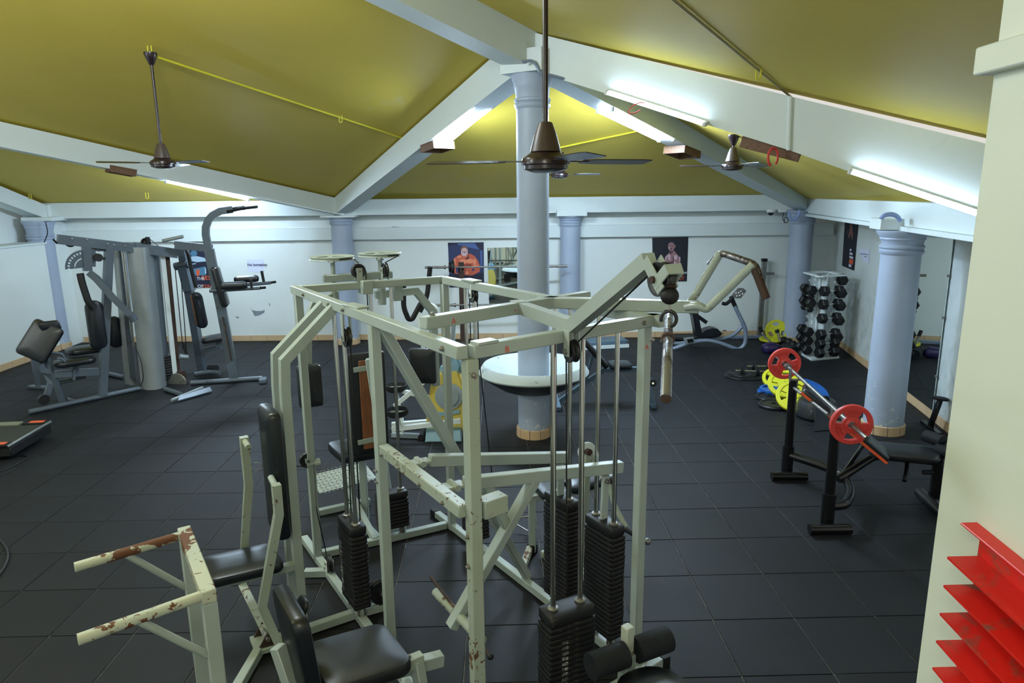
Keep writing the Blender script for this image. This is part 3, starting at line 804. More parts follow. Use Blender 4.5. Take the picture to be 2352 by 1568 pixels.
# lat bar hung by its middle, pointing at the stair
lat = thing('pulldown_bar', 'pitted chrome pulldown bar hanging from the hook of the raised arm', 'bar', hk - gz * .04)
lm = hk - gz * .035
lnear = vpl(1530, 868, lm, lm + vh)
lb = lm - vh * .50 - gz * .05
MB().tube([lm + vh * .50 - gz * .07, lm + vh * .38, lm, lm - vh * .36 - gz * .01, lb - gz * .03], .0145, 14, .10, n=8).build('bar_tube', 'chromerust', lat)
MB().lathe([(.015, -.012), (.021, -.010), (.021, .010), (.015, .012)], lm - vh * .13 - gz * .002, vh, 16, closed=True).build('clamp_ring', 'rust', lat)
MB().disc(lb - gz * .031 - vh * .001, (lb - lm), .0142, .004, 14).build('end_plug', 'rust', lat)
MB().ring_sweep([lm + gz * (.02 + .018 * sin(a)) + vh * (.018 * cos(a)) for a in [k * pi / 8 for k in range(16)]], .004, 6, closed=True).build('bar_loop', 'steel', lat)

# ---- shoulder press station on the left
for k, o in enumerate((0, -.17)):
    q = G(gA, gD, .345, 0) + gu * o
    MB().bars([q + gz * (ZR - .01), q - gv * .29 + gz * 1.62, q - gv * .30 + gz * 1.45, q - gv * .31 + gz * .001], .05, .055, up=gu).build('bent_post', 'cream', gym)
post = G(gA, gD, .345, 0) - gv * .31
MB().pad(post - gv * .075 - gu * .03 + gz * .99, (.26, .74, .07), (gu, gz, -gv), .02, .004, .03).build('back_pad', 'vinyl', gym)
MB().pad(post - gv * .29 - gu * .04 + gz * .47, (.30, .40, .06), (gu, gv, gz), .02, .006, .05).build('seat_pad', 'vinyl', gym)
bar('seat_bracket', post + gz * .41, post - gv * .42 + gz * .41, .045)
sc = post - gv * .29 - gu * .04
bp = hz(612, 1488, 0)
far0, near0 = vpl(560, 1003, sc - gu * .24, sc - gu * .24 + gv), vpl(634, 1112, sc + gu * .24, sc + gu * .24 + gv)
fb, nb = sc - gu * .22, sc + gu * .16
MB().bars([far0, V((far0.x, far0.y, .84)), sc - gu * .24 + gv * .03 + gz * .22, hz(620, 1470, .07) - gu * .03], .045, .045, up=gu).build('press_handle_arm', 'cream_chip', gym)
MB().bars([near0, V((near0.x, near0.y, .84)) , sc + gu * .20 + gv * .05 + gz * .30, hz(640, 1478, .07) + gu * .02], .045, .045, up=gu).build('press_handle_arm', 'cream_chip', gym)
MB().cyl(far0 - gz * .02, far0 + gu * .11 - gz * .03, .017).build('press_handle', 'cream_chip', gym)
MB().cyl(near0 - gz * .02, near0 - gu * .11 + gz * .0, .017).build('press_handle', 'cream', gym)
MB().box(bp + gz * .035, (.16, .14, .03), (gu, gv, gz), .003).build('pivot_base', 'cream_chip', gym)
for s in (-1, 1): MB().prism([bp + gu * s * .06 + gv * .05 + gz * .05, bp + gu * s * .06 - gv * .05 + gz * .05, bp + gu * s * .06 + gz * .13], .01, gu).build('pivot_lug', 'rust', gym)
MB().cyl(bp - gu * .08 + gz * .10, bp + gu * .08 + gz * .10, .012).build('pivot_pin', 'steel', gym)
bar('floor_rail', bp + gz * FZ, S1 + gz * FZ - gv * .02, .05); bar('floor_rail', S1 + gz * FZ + gv * .02, S1 + gz * FZ + gv * .22, .05)
# cable from lever over side pulley to floor pulley
ap_ = G(gA, gD, .02, 0)
sp = vpl(706, 1056, ap_, ap_ - gv)
fork('pulley_bracket', sp, gu, .052, ap_ + V((0, 0, sp.z)), 'cream', .03)
MB().cyl(V((ap_.x, ap_.y, sp.z - .03)) - gv * .03, V((ap_.x, ap_.y, sp.z - .03)) + gv * .06, .028, seg=14).build('post_clamp', 'cream', gym)
fp = G(gA, gD, .135, .115)
fork('pulley_bracket', fp, gv, .058, fp - gz * .08, 'white', .04)
fk = vpl(580, 1073, far0, far0 + gv)
MB().ring_sweep([fk + gv * (.02 - .03 * cos(a)) + gz * .025 * sin(a) for a in [k * pi / 6 for k in range(12)]], .003, 5, closed=True).build('cable_loop', 'steel', gym)
cable([fk + gv * .05, lerp(fk, sp, .6) - gz * .02, sp - gz * .05, sp + gv * .04, V((fp.x, fp.y, .5)) - gv * .05 - gu * .02, fp + gz * .055 - gu * .06, fp - gz * .05, fp + gu * .09 - gz * .03, fp + gu * .14 + gz * .10], .004)
# pulley behind the front-left stack and one under its rail
fork('pulley_bracket', S1 + gv * .15 + gz * .13, gu, .075, S1 + gv * .15 + gz * .055, 'iron', .05, .035)
fork('pulley_bracket', G(gA, gD, .42, 1.75), gv, .055, G(gA, gD, .42, ZR - .03), 'cream', .05)
bar('cap_plate', G(gA, gD, .44, ZR + .03) - gv * .0, G(gA, gD, .52, ZR + .03) + gv * .02, .07, .012)
cable([S1 + gz * t1, G(gA, gD, .42, 1.75) - gu * .055, G(gA, gD, .42, 1.695), G(gA, gD, .42, 1.75) + gu * .05, S1 + gv * .05 + gz * .5], .004, .04)
MB().tube([S1 + gz * t1, S1 + gz * (t1 + .07)], .008).build('stack_eye', 'chrome', gym)
# ---- leg station seat at the near left
FS = hz(822, 1512, .46)
MB().pad(FS, (.36, .38, .07), (gu, gv, gz), .02, .004, .06).build('seat_pad', 'torn', gym)
bk = FS - gv * .24 - gu * .0
MB().pad(bk + gz * .16 - gv * .01, (.36, .42, .07), (gu, (gz - gv * .10).normalized(), (gv + gz * .10).normalized()), .02, .004, .05).build('back_pad', 'vinyl', gym)
MB().pad(bk + gz * .27 - gu * .08 + gv * .035, (.10, .10, .022), (gu, (gz * .8 + gv * .4), (gv - gz * .5)), .015, .006, .03).build('torn_flap', 'torn', gym)
q = bk - gv * .075 + gu * .02
bar('seat_post', V((q.x, q.y, .58)) - gu * .10, V((q.x, q.y, .001)) + gv * .10 + gu * .06, .055, .05, 'cream')
q = G(gA, gD, .80, .30) - gv * .34
bar('seat_rail', bk + gz * -.09, q + gv * .42 - gz * .0, .06, .06, 'cream')
qe = hz(970, 1510, .40); qs = hz(895, 1540, .40)
bar('seat_stop', qs, qe, .05, .055, 'cream_chip')
bar('seat_leg', qe - (qe - qs).normalized() * .03, V((qe.x + .03, qe.y - .06, .001)), .05, .05, 'cream')
bolt(lerp(qs, qe, .6) + gz * .028, gz, .008)
MB().cyl(qs - (qe - qs).normalized() * .05 + gz * .02, qs + gz * .02, .02, seg=12).build('seat_lock', 'rust', gym)
bar('floor_rail', hz(930, 1568, FZ), hz(1010, 1660, FZ), .05)
# ---- pec deck behind the frame
d0 = -.24
k1, k2 = pAB(764, 640, d0), pAB(880, 635, d0)
bar('cam_beam', pAB(742, 640, d0), pAB(900, 630, d0), .05, .05)
for k, (kk, pxd) in enumerate(((k1, (763, 592)), (k2, (872, 584)))):
    dc = pAB(*pxd, d0); b = V((dc.x, dc.y, ZR))
    MB().lathe([(.030, -.18), (.030, -.06), (.016, -.05), (.016, .14), (.028, .14), (.028, dc.z - b.z - .03), (.016, dc.z - b.z - .02), (.016, dc.z - b.z), (0, dc.z - b.z)], b, gz, 20).build('cam_shaft', 'cream', gym)
    R0 = .148
    MB().lathe([(R0 - .035, -.004), (R0 - .012, -.008), (R0, -.013), (R0 + .006, -.010), (R0 - .004, 0), (R0 + .006, .010), (R0, .013), (R0 - .012, .008), (R0 - .035, .004)], dc, gz, 36, closed=True).build('cam_wheel', 'cream', gym)
    for a in range(4):
        e = V((cos(a * pi / 2 + .4), sin(a * pi / 2 + .4), 0)); MB().bar(dc + e * .01, dc + e * (R0 - .02), .03, .008, bev=.001).build('wheel_spoke', 'cream', gym)
    cable([dc + gu * .15 - gz * .002, dc + gu * .12 + gv * .1, pAB(823 if k == 0 else 884, 603, -.03)], .004)
pa = pAB(823, 622, -.0); fork('pulley_bracket', pa + gu * .0, gu, .048, V((pa.x, pa.y, ZR + .02)), 'cream', .04)
MB().box(G(gA, gB, .445, ZR - .01) + gu * .02, (.07, .10, .09), (gv, gu, gz), .004).build('pulley_box', 'cream', gym)
pb = pAB(884, 620, -.05); fork('pulley_bracket', pb, gv, .05, V((pb.x, pb.y, ZR + .02)), 'cream', .035)
cable([pa + gv * .05, pa + gv * .05 - gz * .3, S2 - gv * .02 + gz * (t2 + .05)], .004)
# pec arms
ra_ = [pAB(862, 677, d0), pAB(955, 668, d0), pAB(994, 716, d0), pAB(1001, 885, d0)]
MB().bars(ra_, .05, .05, up=gu).build('pec_arm', 'cream', gym)
MB().box(pAB(912, 668, d0 + .02), (.07, .05, .14), (gv, gu, gz), .004).build('arm_clamp', 'cream', gym)
MB().pad(pAB(971, 840, d0), (.20, .27, .07), (gu * .5 + gv * .87, gz, gu * .87 - gv * .5), .02, .004, .02).build('pec_pad', 'torn', gym)
la_ = [k1 - gz * .12, pAB(722, 700, d0), pAB(706, 740, d0), pAB(706, 935, d0)]
MB().bars(la_, .05, .05, up=gu).build('pec_arm', 'cream', gym)
MB().pad(pAB(712, 886, d0 + .05), (.16, .30, .07), (gv, gz, gu), .02, .004, .02).build('pec_pad', 'torn', gym)
# its backrest seen from behind, plywood showing, and its seat
bx = -.16
bc = pAB(846, 928, bx)
MB().pad(bc - gu * .02, (.28, .76, .055), (gv, gz, gu), .016, 0, .02).build('back_pad', 'torn', gym)
ply = MB().box(bc + gu * .014, (.115, .66, .012), (gv, gz, gu), .002).build('plywood_back', 'ply', gym); ply['label'] = 'bare brown plywood strip on the backrest'
for dz in (.27, -.27):
    MB().bar(bc + gu * .024 - gv * .10 + gz * dz, bc + gu * .024 + gv * .10 + gz * (dz + .01), .006, .036, up=gz, bev=.002).build('pad_strap', 'cream', gym)
bar('pad_post', G(gA, gB, .60, .03) + gu * (bx + .07), bc + gu * .06 + gz * .35, .045)
MB().pad(bc - gu * .20 - gz * .40 - gv * .04, (.34, .36, .08), (gv, gu, gz), .025, .008, .06).build('seat_pad', 'vinyl', gym)
bar('seat_post', V((bc.x, bc.y, .03)) - gu * .20, V((bc.x, bc.y, bc.z - .44)) - gu * .20, .05)
# low row foot plate with raised treads
fpn = [hz(708, 1092, .34), hz(745, 1128, .28), hz(856, 1105, .28), hz(836, 1060, .34)]
fc = sum(fpn, V((0, 0, 0))) / 4; fx = (fpn[3] - fpn[0]).normalized(); fy = (fpn[0] - fpn[1]).normalized(); fy = (fy - fx * fy.dot(fx)).normalized(); fnn = fx.cross(fy)
if fnn.z < 0: fnn = -fnn
plate = MB().box(fc, ((fpn[3] - fpn[0]).length, (fpn[0] - fpn[1]).length * 1.0, .006), (fx, fy, fnn), .001).build('foot_plate', 'cream', gym)
tr = MB()
for i in range(13):
    for j in range(9):
        p = fc + fx * ((i - 6) * .033) + fy * ((j - 4) * .034) + fnn * .005
        e = (fx + fy) if (i + j) % 2 else (fx - fy)
        tr.bar(p - e.normalized() * .011, p + e.normalized() * .011, .006, .004, up=fnn, bev=0)
w = tr.build('tread_pattern', 'steel', plate); w['kind'] = 'stuff'
bar('plate_strut', fc - fnn * .02, G(gA, gB, .42, .04), .045)
g0, g1 = hz(732, 1176, FZ), hz(850, 1150, FZ)
bar('floor_rail', g0, g1, .05); bar('rail_foot', g0 - (g1 - g0).normalized() * .05, g0, .056, .056, 'rubber')
bar('floor_rail', lerp(g0, g1, .55), G(gA, gB, .45, FZ), .05)
# ---- pulley station on the far rail
pp = pBC(1087, 677, 0); fork('pulley_bracket', pp, gv, .052, V((pp.x, pp.y, ZR + .01)), 'white', .035)
cable([pp - gu * .052, pp - gu * .05 - gz * .5, S3 + gz * (t3 + .06)], .004); cable([pp + gu * .052, pp + gu * .055 - gz * .4, G(gB, gC, .25, .16) + gv * .1], .004)
bar('cap_plate', pp + gz * (ZR + .032 - pp.z) - gu * .10, pp + gz * (ZR + .032 - pp.z) + gu * .06, .07, .014)
# ---- bench press station on the far right side
bl, br_ = hz(1222, 1128, .46), hz(1385, 1103, .46)
bdv = (br_ - bl).normalized()
MB().pad(lerp(bl, br_, .24), (.20, .30, .06), (bdv, gz.cross(bdv), gz), .02, .006, .06).build('seat_pad', 'torn', gym)
MB().pad(lerp(bl, br_, .78) + gz * .03, (.36, .26, .06), ((bdv + gz * .15).normalized(), gz.cross(bdv), (gz - bdv * .15).normalized()), .02, .006, .06).build('bench_pad', 'vinyl', gym)
bar('bench_rail', bl - gz * .05 - bdv * .04, br_ - gz * .04, .05)
q = bl - gz * .05; bar('bench_leg', q, V((q.x, q.y, .001)), .05); bar('rail_foot', V((q.x, q.y, .0005)), V((q.x, q.y, .06)), .058, .058, 'rubber', gu)
bar('floor_rail', V((q.x, q.y, FZ)) - gu * .02, G(gB, gC, .45, FZ), .045, .045, 'rusty'); bar('floor_rail', V((q.x, q.y, FZ)) + gu * .12, br_ + gz * (FZ - br_.z), .045, .045, 'cream_chip')
pd = pBC(1348, 1036, .42)
MB().disc(pd, gu * .9 - gv * .3, .062, .012, 28).build('cam_disc', 'white', gym)
MB().cyl(pd - gu * .03, pd + gu * .03, .022, seg=14).build('disc_hub', 'rust', gym)
bar('handle_post', pd - gz * .02, V((pd.x, pd.y, .06)) - gu * .02, .05, .03, 'cream_chip', gu)
bar('floor_rail', V((pd.x, pd.y, FZ)) + gv * .04, G(gB, gC, .62, FZ), .05)
hA, hB, hC, hD_ = vpl(1402, 1120, pd + gv * .05, pd + gv * .05 + gu), vpl(1410, 1160, pd + gv * .05, pd + gv * .05 + gu), vpl(1440, 1215, pd + gv * .05, pd + gv * .05 + gu), vpl(1487, 1243, pd + gv * .05, pd + gv * .05 + gu)
MB().tube([pd + gv * .03, pd + gv * .05 - gz * .10, hA, hB, hC], .017, 10, .08).build('press_handle_arm', 'cream_chip', gym)
MB().cyl(hC, hD_, .021, seg=12).build('handle_grip', 'rubber', gym); MB().sphere(hD_, .022).build('grip_cap', 'chromerust', gym)
# ---- pulldown seat and knee rollers at the near right
r0 = hz(1462, 1535, .44)
kp = V((.555, 2.70, 0))
kd = gv
MB().bar(kp + gz * .02, kp + gz * .46, .06, .06, up=gu).build('knee_post', 'cream', gym)
MB().bar(kp + gz * .44, kp + gz * .60, .045, .045, up=gu).build('knee_post_slide', 'rusty', gym)
kz = .48
MB().cyl(kp - kd * .03 + gz * kz + gu * .02, kp - kd * .21 + gz * kz + gu * .02, .058, seg=24).build('foam_roller', 'foam', gym)
MB().cyl(kp + kd * .03 + gz * kz + gu * .02, kp + kd * .21 + gz * kz + gu * .02, .058, seg=24).build('foam_roller', 'foam', gym)
MB().pad(hz(1515, 1600, .40), (.30, .34, .06), (gv, gu, gz), .02, .01, .12).build('seat_pad', 'vinyl', gym)
q = hz(1515, 1600, .37); bar('seat_post', V((q.x, q.y, .001)), q, .06)
f0_, f1_ = G(gD, gC, .95, FZ), G(gD, gC, 1.13, FZ)
bar('floor_rail', f0_, f1_, .06, .055); bar('rail_foot', f1_, f1_ + gv * .05, .068, .06, 'rubber')
bar('floor_rail', G(gB, gC, 1.0, FZ), G(gB, gC, 1.30, FZ), .06, .055); bar('floor_rail', V((kp.x, kp.y, FZ)) - gv * .02, G(gB, gC, 1.27, FZ), .05, .05)
MB().cyl(G(gB, gC, .955, .10), G(gB, gC, .955, .10) + gv * .1, .02, seg=10).build('adjuster_knob', 'iron', gym)
# bolts at the joints
for t, z in ((.12, ZR), (.335, ZR), (.44, ZR), (.95, ZR)): bolt(G(gA, gD, t, z) - gv * .025, -gv)
for t in (.64, .73, .83, .93): bolt(G(gA, gD, t, MZ - .01) - gv * .025, -gv, .007)
for z in (1.13, 1.07): bolt(G(gA, gD, .60, z) - gv * .025, -gv, .007)
for z in (1.15, 1.02): bolt(G(gD, gC, .03, z) - gv * .026, -gv, .007)
for t, z in ((.92, ZR), (.03, 1.82), (1.0, ZR), (.97, 1.82)): bolt(G(gD, gC, t, z) + gu * .026, gu)
bolt(G(gA, gB, .98, ZR - .01) + gu * .025, gu); bolt(G(gB, gC, .70, FZ) - gv * .025, -gv)
# red marker letters on the frame
x = (x1 - x0).normalized(); n = x.cross(gz)
text('A', .036, x0 + x * .13 + n * .029 - gz * .018, x, gz, 'redink', parent=gym)
text('L', .034, x0 + x * .50 + n * .029 - gz * .0, -gz * .6 + x * .6, x, 'redink', parent=gym)
text('B', .036, G(gD, gC, .17, ZR - .02) + gu * .026, gv, gz, 'redink', parent=gym)
text('B', .026, G(gD, gC, .045, 1.80) + gu * .028 - gv * .02, gv, gz, 'redink', parent=gym)
text('A', .026, G(gD, gC, .99, ZR + .005) + gu * .027, gv, gz, 'redink', parent=gym)
text('A', .034, G(gB, gC, .975, 1.76) + gu * .027 - gv * .02, gv, gz, 'redink', parent=gym)
# ---- dip station
dp0, dp1 = hz(428, 1226, 1.02), hz(464, 1385, 1.02)
DZ = 1.005
dpp0, dpp1 = V((-1.425, 2.86, DZ)), V((-1.128, 2.38, DZ))
bar('dip_cross_bar', dpp0, dpp1, .055, .055, 'rusty', ext=.03)
for p in (dpp0, dpp1):
    bar('dip_post', V((p.x, p.y, .001)) , p - gz * .028, .055, .055, 'cream', gu)
    e = p + (V((-.335, -.265, 0)))
    MB().cyl(p - gz * .0 + (e - p).normalized() * .02, e, .021, seg=16).build('dip_handle', 'rusty', gym)
    MB().cyl(lerp(p, e, .55) - gz * .015, V((p.x, p.y, DZ - .26)) + (e - p).normalized() * .02, .015, seg=12).build('handle_brace', 'cream', gym)
bar('floor_rail', lerp(dpp0, dpp1, .0) + gz * (FZ - DZ), dpp1 + gz * (FZ - DZ), .05)
bar('floor_rail', lerp(dpp0, dpp1, .15) + gz * (FZ - DZ), bp + gz * FZ - gv * .02, .05)
# ================================================================ GREY MULTI GYM WITH DIP TOWER (left)
m0, m1 = hz(68, 947), hz(345, 893)
md = (m1 - m0).normalized(); mn = V((-md.y, md.x, 0))          # mn points away from the camera
if mn.y < 0: mn = -mn
def pM(px, py, off=0.0): return vpl(px, py, m0 + mn * off, m1 + mn * off)
v0, v1 = hz(437, 881), hz(612, 868)
vd = (v1 - v0).normalized(); vn = V((-vd.y, vd.x, 0))
def pV(px, py, off=0.0): return vpl(px, py, v0 + vn * off, v1 + vn * off)
mg = thing('multi_gym', 'grey multi gym with silver shroud, slanted pads and tall dip tower by the left corner', 'gym machine', (m0 + m1) / 2)
def mb(name, pts, w=.08, h=None, mat='greymetal', up=(0, 0, 1), bev=.008):
    m = MB(); m.bars(pts, w, h, up, bev); return m.build(name, mat, mg)
def mt(name, pts, r=.02, mat='greymetal', bend=.0, seg=10): return MB().tube(pts, r, seg, bend).build(name, mat, mg)
mt('floor_rail', [hz(66, 946, .03), hz(322, 891, .03)], .03)
mb('floor_plate', [pM(157, 915) + gz * 0, pM(200, 930) + gz * .0], .10, .02)
mb('upright', [pM(251, 556), pM(235, 907)], .10, .09, up=md)
mb('top_beam', [pM(132, 549), pM(320, 571)], .09, .115, bev=.03)
mb('beam_sleeve', [pM(308, 568), pM(405, 582)], .11, .125, 'greymetal', bev=.01)
for q in ((161, 557), (226, 567)): MB().pulley(pM(*q), mn, .055, .03).build('pulley', 'pulley', mg)
mt('chain', [pM(122, 549), pM(130, 558), pM(140, 556), pM(148, 549)], .012, 'iron')
mb('hanger', [pM(197, 553), pM(201, 622)], .08, .09, up=md)
mb('hanger_plate', [pM(210, 562), pM(210, 612)], .02, .09, up=md)
for a, b in (((216, 572), (243, 575)), ((216, 593), (243, 594))): mt('link_rod', [pM(*a), pM(*b)], .015)
MB().cyl(pM(224, 591) - mn * .05, pM(224, 591) + mn * .05, .05).build('adjust_knob', 'pulley', mg)
# quadrant with adjustment holes
qc = pM(196, 614, -.02); q = MB()
def wedge(r0, r1, a0, a1):
    P = lambda r, a: qc + md * r * cos(a) + gz * r * sin(a)
    n = max(1, int((a1 - a0) / .12)); st = (a1 - a0) / n
    for k in range(n): q.prism([P(r0, a0 + k * st), P(r1, a0 + k * st), P(r1, a0 + (k + 1) * st), P(r0, a0 + (k + 1) * st)], .012, mn)
A0, A1 = R_(92), R_(182)
wedge(.02, .105, A0, A1); wedge(.105, .12, A0, R_(104)); wedge(.105, .12, R_(172), A1); wedge(.12, .165, A0, A1)
for k in range(8): wedge(.165, .19, R_(92 + 11.6 * k), R_(97.5 + 11.6 * k))
wedge(.19, .215, A0, A1)
q.build('adjust_quadrant', 'greymetal', mg)
mb('press_arm', [pM(204, 625, -.05), pM(222, 640, -.08), pM(258, 682, -.16), pM(301, 724, -.22)], .065, .075, bev=.015)
mt('arm_stub', [pM(300, 722, -.22), pM(309, 736, -.22)], .05)
mt('press_grip', [pM(184, 628, -.04), pM(188, 648, -.06), pM(203, 694, -.1), pM(216, 708, -.1)], .042, 'rubber', .12)
MB().pad(pM(221, 746, -.02), (.20, .62, .10), (md, gz, mn), .035, .01, .09).build('back_pad', 'vinyl', mg)
MB().pad(pM(264, 762, .35), (.16, .42, .10), (md, gz, mn), .03, .01, .07).build('back_pad', 'vinyl', mg)
def seat(name, c, w, l, mat='vinyl', tilt=0): return MB().pad(c, (w, l, .07), ((md + gz * tilt).normalized(), mn, (gz - md * tilt).normalized()), .025, .01, .1).build(name, mat, mg)
seat('seat_pad', pM(200, 802, .25), .46, .34); seat('seat_pad', pM(172, 830, .0), .44, .30)
mb('seat_post', [pM(172, 836), pM(172, 858)], .07, .07, up=md)
mb('seat_rail', [pM(122, 859), pM(234, 852)], .07, .085)
mb('rail_bracket', [pM(169, 848, -.01), pM(169, 872, -.01)], .09, .02, up=md)
# preacher pad
py_ = (pM(112, 748) - pM(76, 806)).normalized(); pn = (-mn * 1.0 + gz * .55 - md * .25); pn = (pn - py_ * pn.dot(py_)).normalized(); px_ = py_.cross(pn)
MB().pad(pM(92, 783), (.34, .46, .09), (px_, py_, pn), .03, .01, .05).build('arm_pad', 'vinyl', mg)
MB().pad(pM(114, 748), (.22, .12, .10), (md, (gz - md * .2).normalized(), mn), .03, .01, .03).build('arm_pad_roll', 'vinyl', mg)
mb('pad_bracket', [pM(88, 820), pM(98, 850), pM(117, 853)], .05, .06)
mb('strut', [pM(103, 812), pM(146, 930)], .05, .055)
mt('curl_bar', [pM(104, 812), pM(126, 810), pM(141, 812), pM(148, 822)], .016)
mb('curl_arm', [pM(106, 852, .02), pM(116, 880, .02), pM(108, 906, .02)], .06, .06)
MB().disc(pM(100, 917, .02), mn, .06, .05).build('roller', 'pulley', mg)
mb('rear_leg', [hz(88, 888, .02) + gz * .42, hz(88, 888, .02)], .06, .06, up=md); mb('rear_foot', [hz(70, 887, .02), hz(106, 890, .02)], .08, .03)
mt('low_rail', [pM(122, 882, .1), pM(196, 864, .1)], .024)
mt('floor_rail', [hz(250, 858, .03), hz(285, 866, .03)], .03)
mt('seat_lever', [pM(132, 822, -.1), pM(143, 824, -.1), pM(150, 832, -.1)], .014)
# shrouds: tall curved sheet covers
def shroud(name, tl, tr_, bl_, br2, off, depth, mat='silver'):
    m = MB(); n = 8; rows = []
    for (a, b) in ((pM(*bl_, off), pM(*br2, off)), (pM(*tl, off), pM(*tr_, off))):
        w = b - a; out = []
        for k in range(n + 1):
            t = k / n; out.append(a + w * t - mn * depth * sin(pi * (.12 + .76 * t)))
        inn = [p + mn * .03 for p in reversed(out)]
        rows.append([m.bm.verts.new(p) for p in out + inn])
    a, b = rows; k2 = len(a)
    for k in range(k2): m.bm.faces.new((a[k], a[(k + 1) % k2], b[(k + 1) % k2], b[k]))
    m.bm.faces.new(a[::-1]); m.bm.faces.new(b)
    return m.build(name, mat, mg)
shroud('shroud', (286, 567), (345, 566), (322, 891), (380, 895), .10, .20)
shroud('shroud', (258, 570), (290, 570), (286, 880), (314, 884), .34, .10)
mb('dark_column', [pM(352, 568, .14), pM(380, 875, .14)], .10, .10, up=md)
mb('white_strip', [pM(371, 571, .05), pM(404, 884, .05)], .035, .06, 'white', md)
mb('rusty_strip', [pM(382, 571, .06), pM(411, 880, .06)], .05, .05, 'rust', md)
mb('shroud_post', [pM(276, 570, .2), pM(305, 870, .2)], .05, .05, up=md)
for d in (0, 5): mt('guide_rod', [pM(279 + d, 570, .05), pM(305 + d * .6, 795, .05)], .010, 'chrome')
st = MB().box(pM(386, 884, .12), (.16, .16, .02), (md, mn, gz)).build('weight_stack', 'iron', mg)
for k in range(9):
    p = pM(383, 868, .12); MB().pad(V((p.x + .0, p.y, .10 + k * .036)), (.17, .17, .030), (md, mn, gz), .005, 0, .02).build('weight_plate', 'iron', st)
mt('hang_cable', [pM(313, 800, .02), pM(325, 830, -.05), pM(330, 870, -.05), pM(322, 888, 0)], .006, 'cable', .15)
# right-hand station
U0 = hz(465, 853)
def pY(px, py, dy=0.0): return aty(px, py, U0.y + dy)
mb('upright', [pY(417, 562), pY(466, 856)], .12, .10, up=(1, 0, 0))
mb('upright_sleeve', [pY(420, 606, -.02), pY(436, 668, -.02)], .15, .12, up=(1, 0, 0))
MB().cyl(pY(402, 612, -.05), pY(434, 606, -.05), .055).build('clamp', 'greymetal', mg)
mt('press_grip', [pM(404, 560), pY(420, 558, -.1), pY(432, 580, -.2), pY(438, 612, -.25), pY(450, 660, -.25)], .026, 'rubber', .15)
mt('cable', [pM(402, 615, .0), pM(420, 800, .0)], .006, 'cable'); mt('cable', [pM(416, 640, .0), pM(428, 800, .0)], .006, 'cable')
mt('cable_hook', [pM(425, 786), pM(424, 800), pM(428, 812)], .022, 'iron')
MB().cyl(pM(412, 818), pM(431, 820), .035).build('stub_roller', 'silver', mg)
bp_ = MB().pad(pY(457, 712, -.25), (.16, .52, .10), (V((.5, .86, 0)), (gz + V((.10, 0, 0)) * -1).normalized(), V((.86, -.5, 0))), .03, .006, .08).build('back_pad', 'vinyl', mg)
MB().box(pY(449, 712, -.30), (.06, .42, .02), (V((.5, .86, 0)), (gz - V((.10, 0, 0))).normalized(), V((.86, -.5, 0))), .004).build('pad_board', 'ply', mg)
MB().pad(pY(495, 776, -.1), (.36, .34, .07), ((vd + gz * .12).normalized(), vn, (gz - vd * .12).normalized()), .025, .008, .08).build('seat_pad', 'vinyl', mg)
mb('seat_post', [pY(502, 782, -.1), pY(502, 796, -.1)], .07, .07, up=vd); mb('seat_rail', [pY(464, 806, -.05), pY(508, 795, -.1)], .06, .07)
# dip tower
mb('tower_post', [pV(541, 880), pV(507, 700), pV(480, 572)], .10, .12, up=vd)
mb('tower_crook', [pV(480, 574), pV(473, 540), pV(473, 522), pV(479, 505), pV(489, 494), pV(506, 485), pV(534, 481)], .09, .09, up=vn)
mb('post_worn_face', [pV(532, 828, -.07), pV(512, 728, -.07)], .075, .012, 'rust', vd)
mb('tower_beam', [pV(402, 562), pV(474, 569)], .08, .10)
mt('spare_tube', [pM(374, 553, .1), pV(420, 543, .1)], .025, 'silver')
mb('pulley_block', [pM(339, 561), pM(339, 544)], .05, .04, 'rubber', md); MB().pulley(pM(335, 557, .05), mn, .06, .03).build('pulley', 'pulley', mg)
mt('cable', [pM(341, 546), pM(370, 570)], .005, 'cable')
mt('pull_up_handle', [pV(522, 486, -.1), pV(560, 478, -.25), pV(590, 475, -.45)], .018, 'rubber', .1); mt('pull_up_handle', [pV(522, 482, .1), pV(545, 477, .3), pV(560, 475, .5)], .018, 'rubber', .1)
MB().box(pV(554, 478, -.0), (.10, .1, .05), (vd, vn, gz), .008).build('handle_joint', 'greymetal', mg)
MB().pad(pV(506, 658, -.03), (.09, .55, .28), (vd, (gz - vd * .17).normalized(), vn), .03, .004, .04).build('back_pad', 'vinyl', mg)
mt('dip_arm', [pV(482, 668, -.1), pV(598, 661, -.28)], .024); mt('dip_arm', [pV(484, 662, .1), pV(622, 649, .28)], .024)
mt('dip_grip', [pV(596, 661, -.28), pV(610, 660, -.3)], .018, 'rubber'); mt('dip_grip', [pV(612, 650, .28), pV(634, 647, .3)], .018, 'rubber')
mt('dip_grip', [pV(606, 648, .28), pV(601, 622, .28)], .02, 'rubber'); mt('dip_grip', [pV(578, 662, -.28), pV(576, 642, -.28)], .016, 'rubber')
MB().pad(pV(537, 656, -.24), (.34, .12, .09), ((vd + gz * .02).normalized(), vn, gz), .03, .008, .05).build('elbow_pad', 'vinyl', mg)
MB().pad(pV(566, 641, .26), (.33, .13, .09), ((vd + gz * .02).normalized(), vn, gz), .03, .008, .05).build('elbow_pad', 'vinyl', mg)
mt('tower_foot', [hz(438, 879, .035), hz(603, 868, .035)], .032)
MB().box(hz(604, 873, .035), (.10, .16, .06), (vd, vn, gz), .012).build('foot_end', 'greymetal', mg)
mt('foot_bar', [hz(446, 860, .05), hz(482, 853, .06), hz(505, 856, .05)], .034, 'greymetal', .05); MB().cyl(hz(482, 846, .08), hz(497, 846, .10), .05).build('roller', 'rubber', mg)
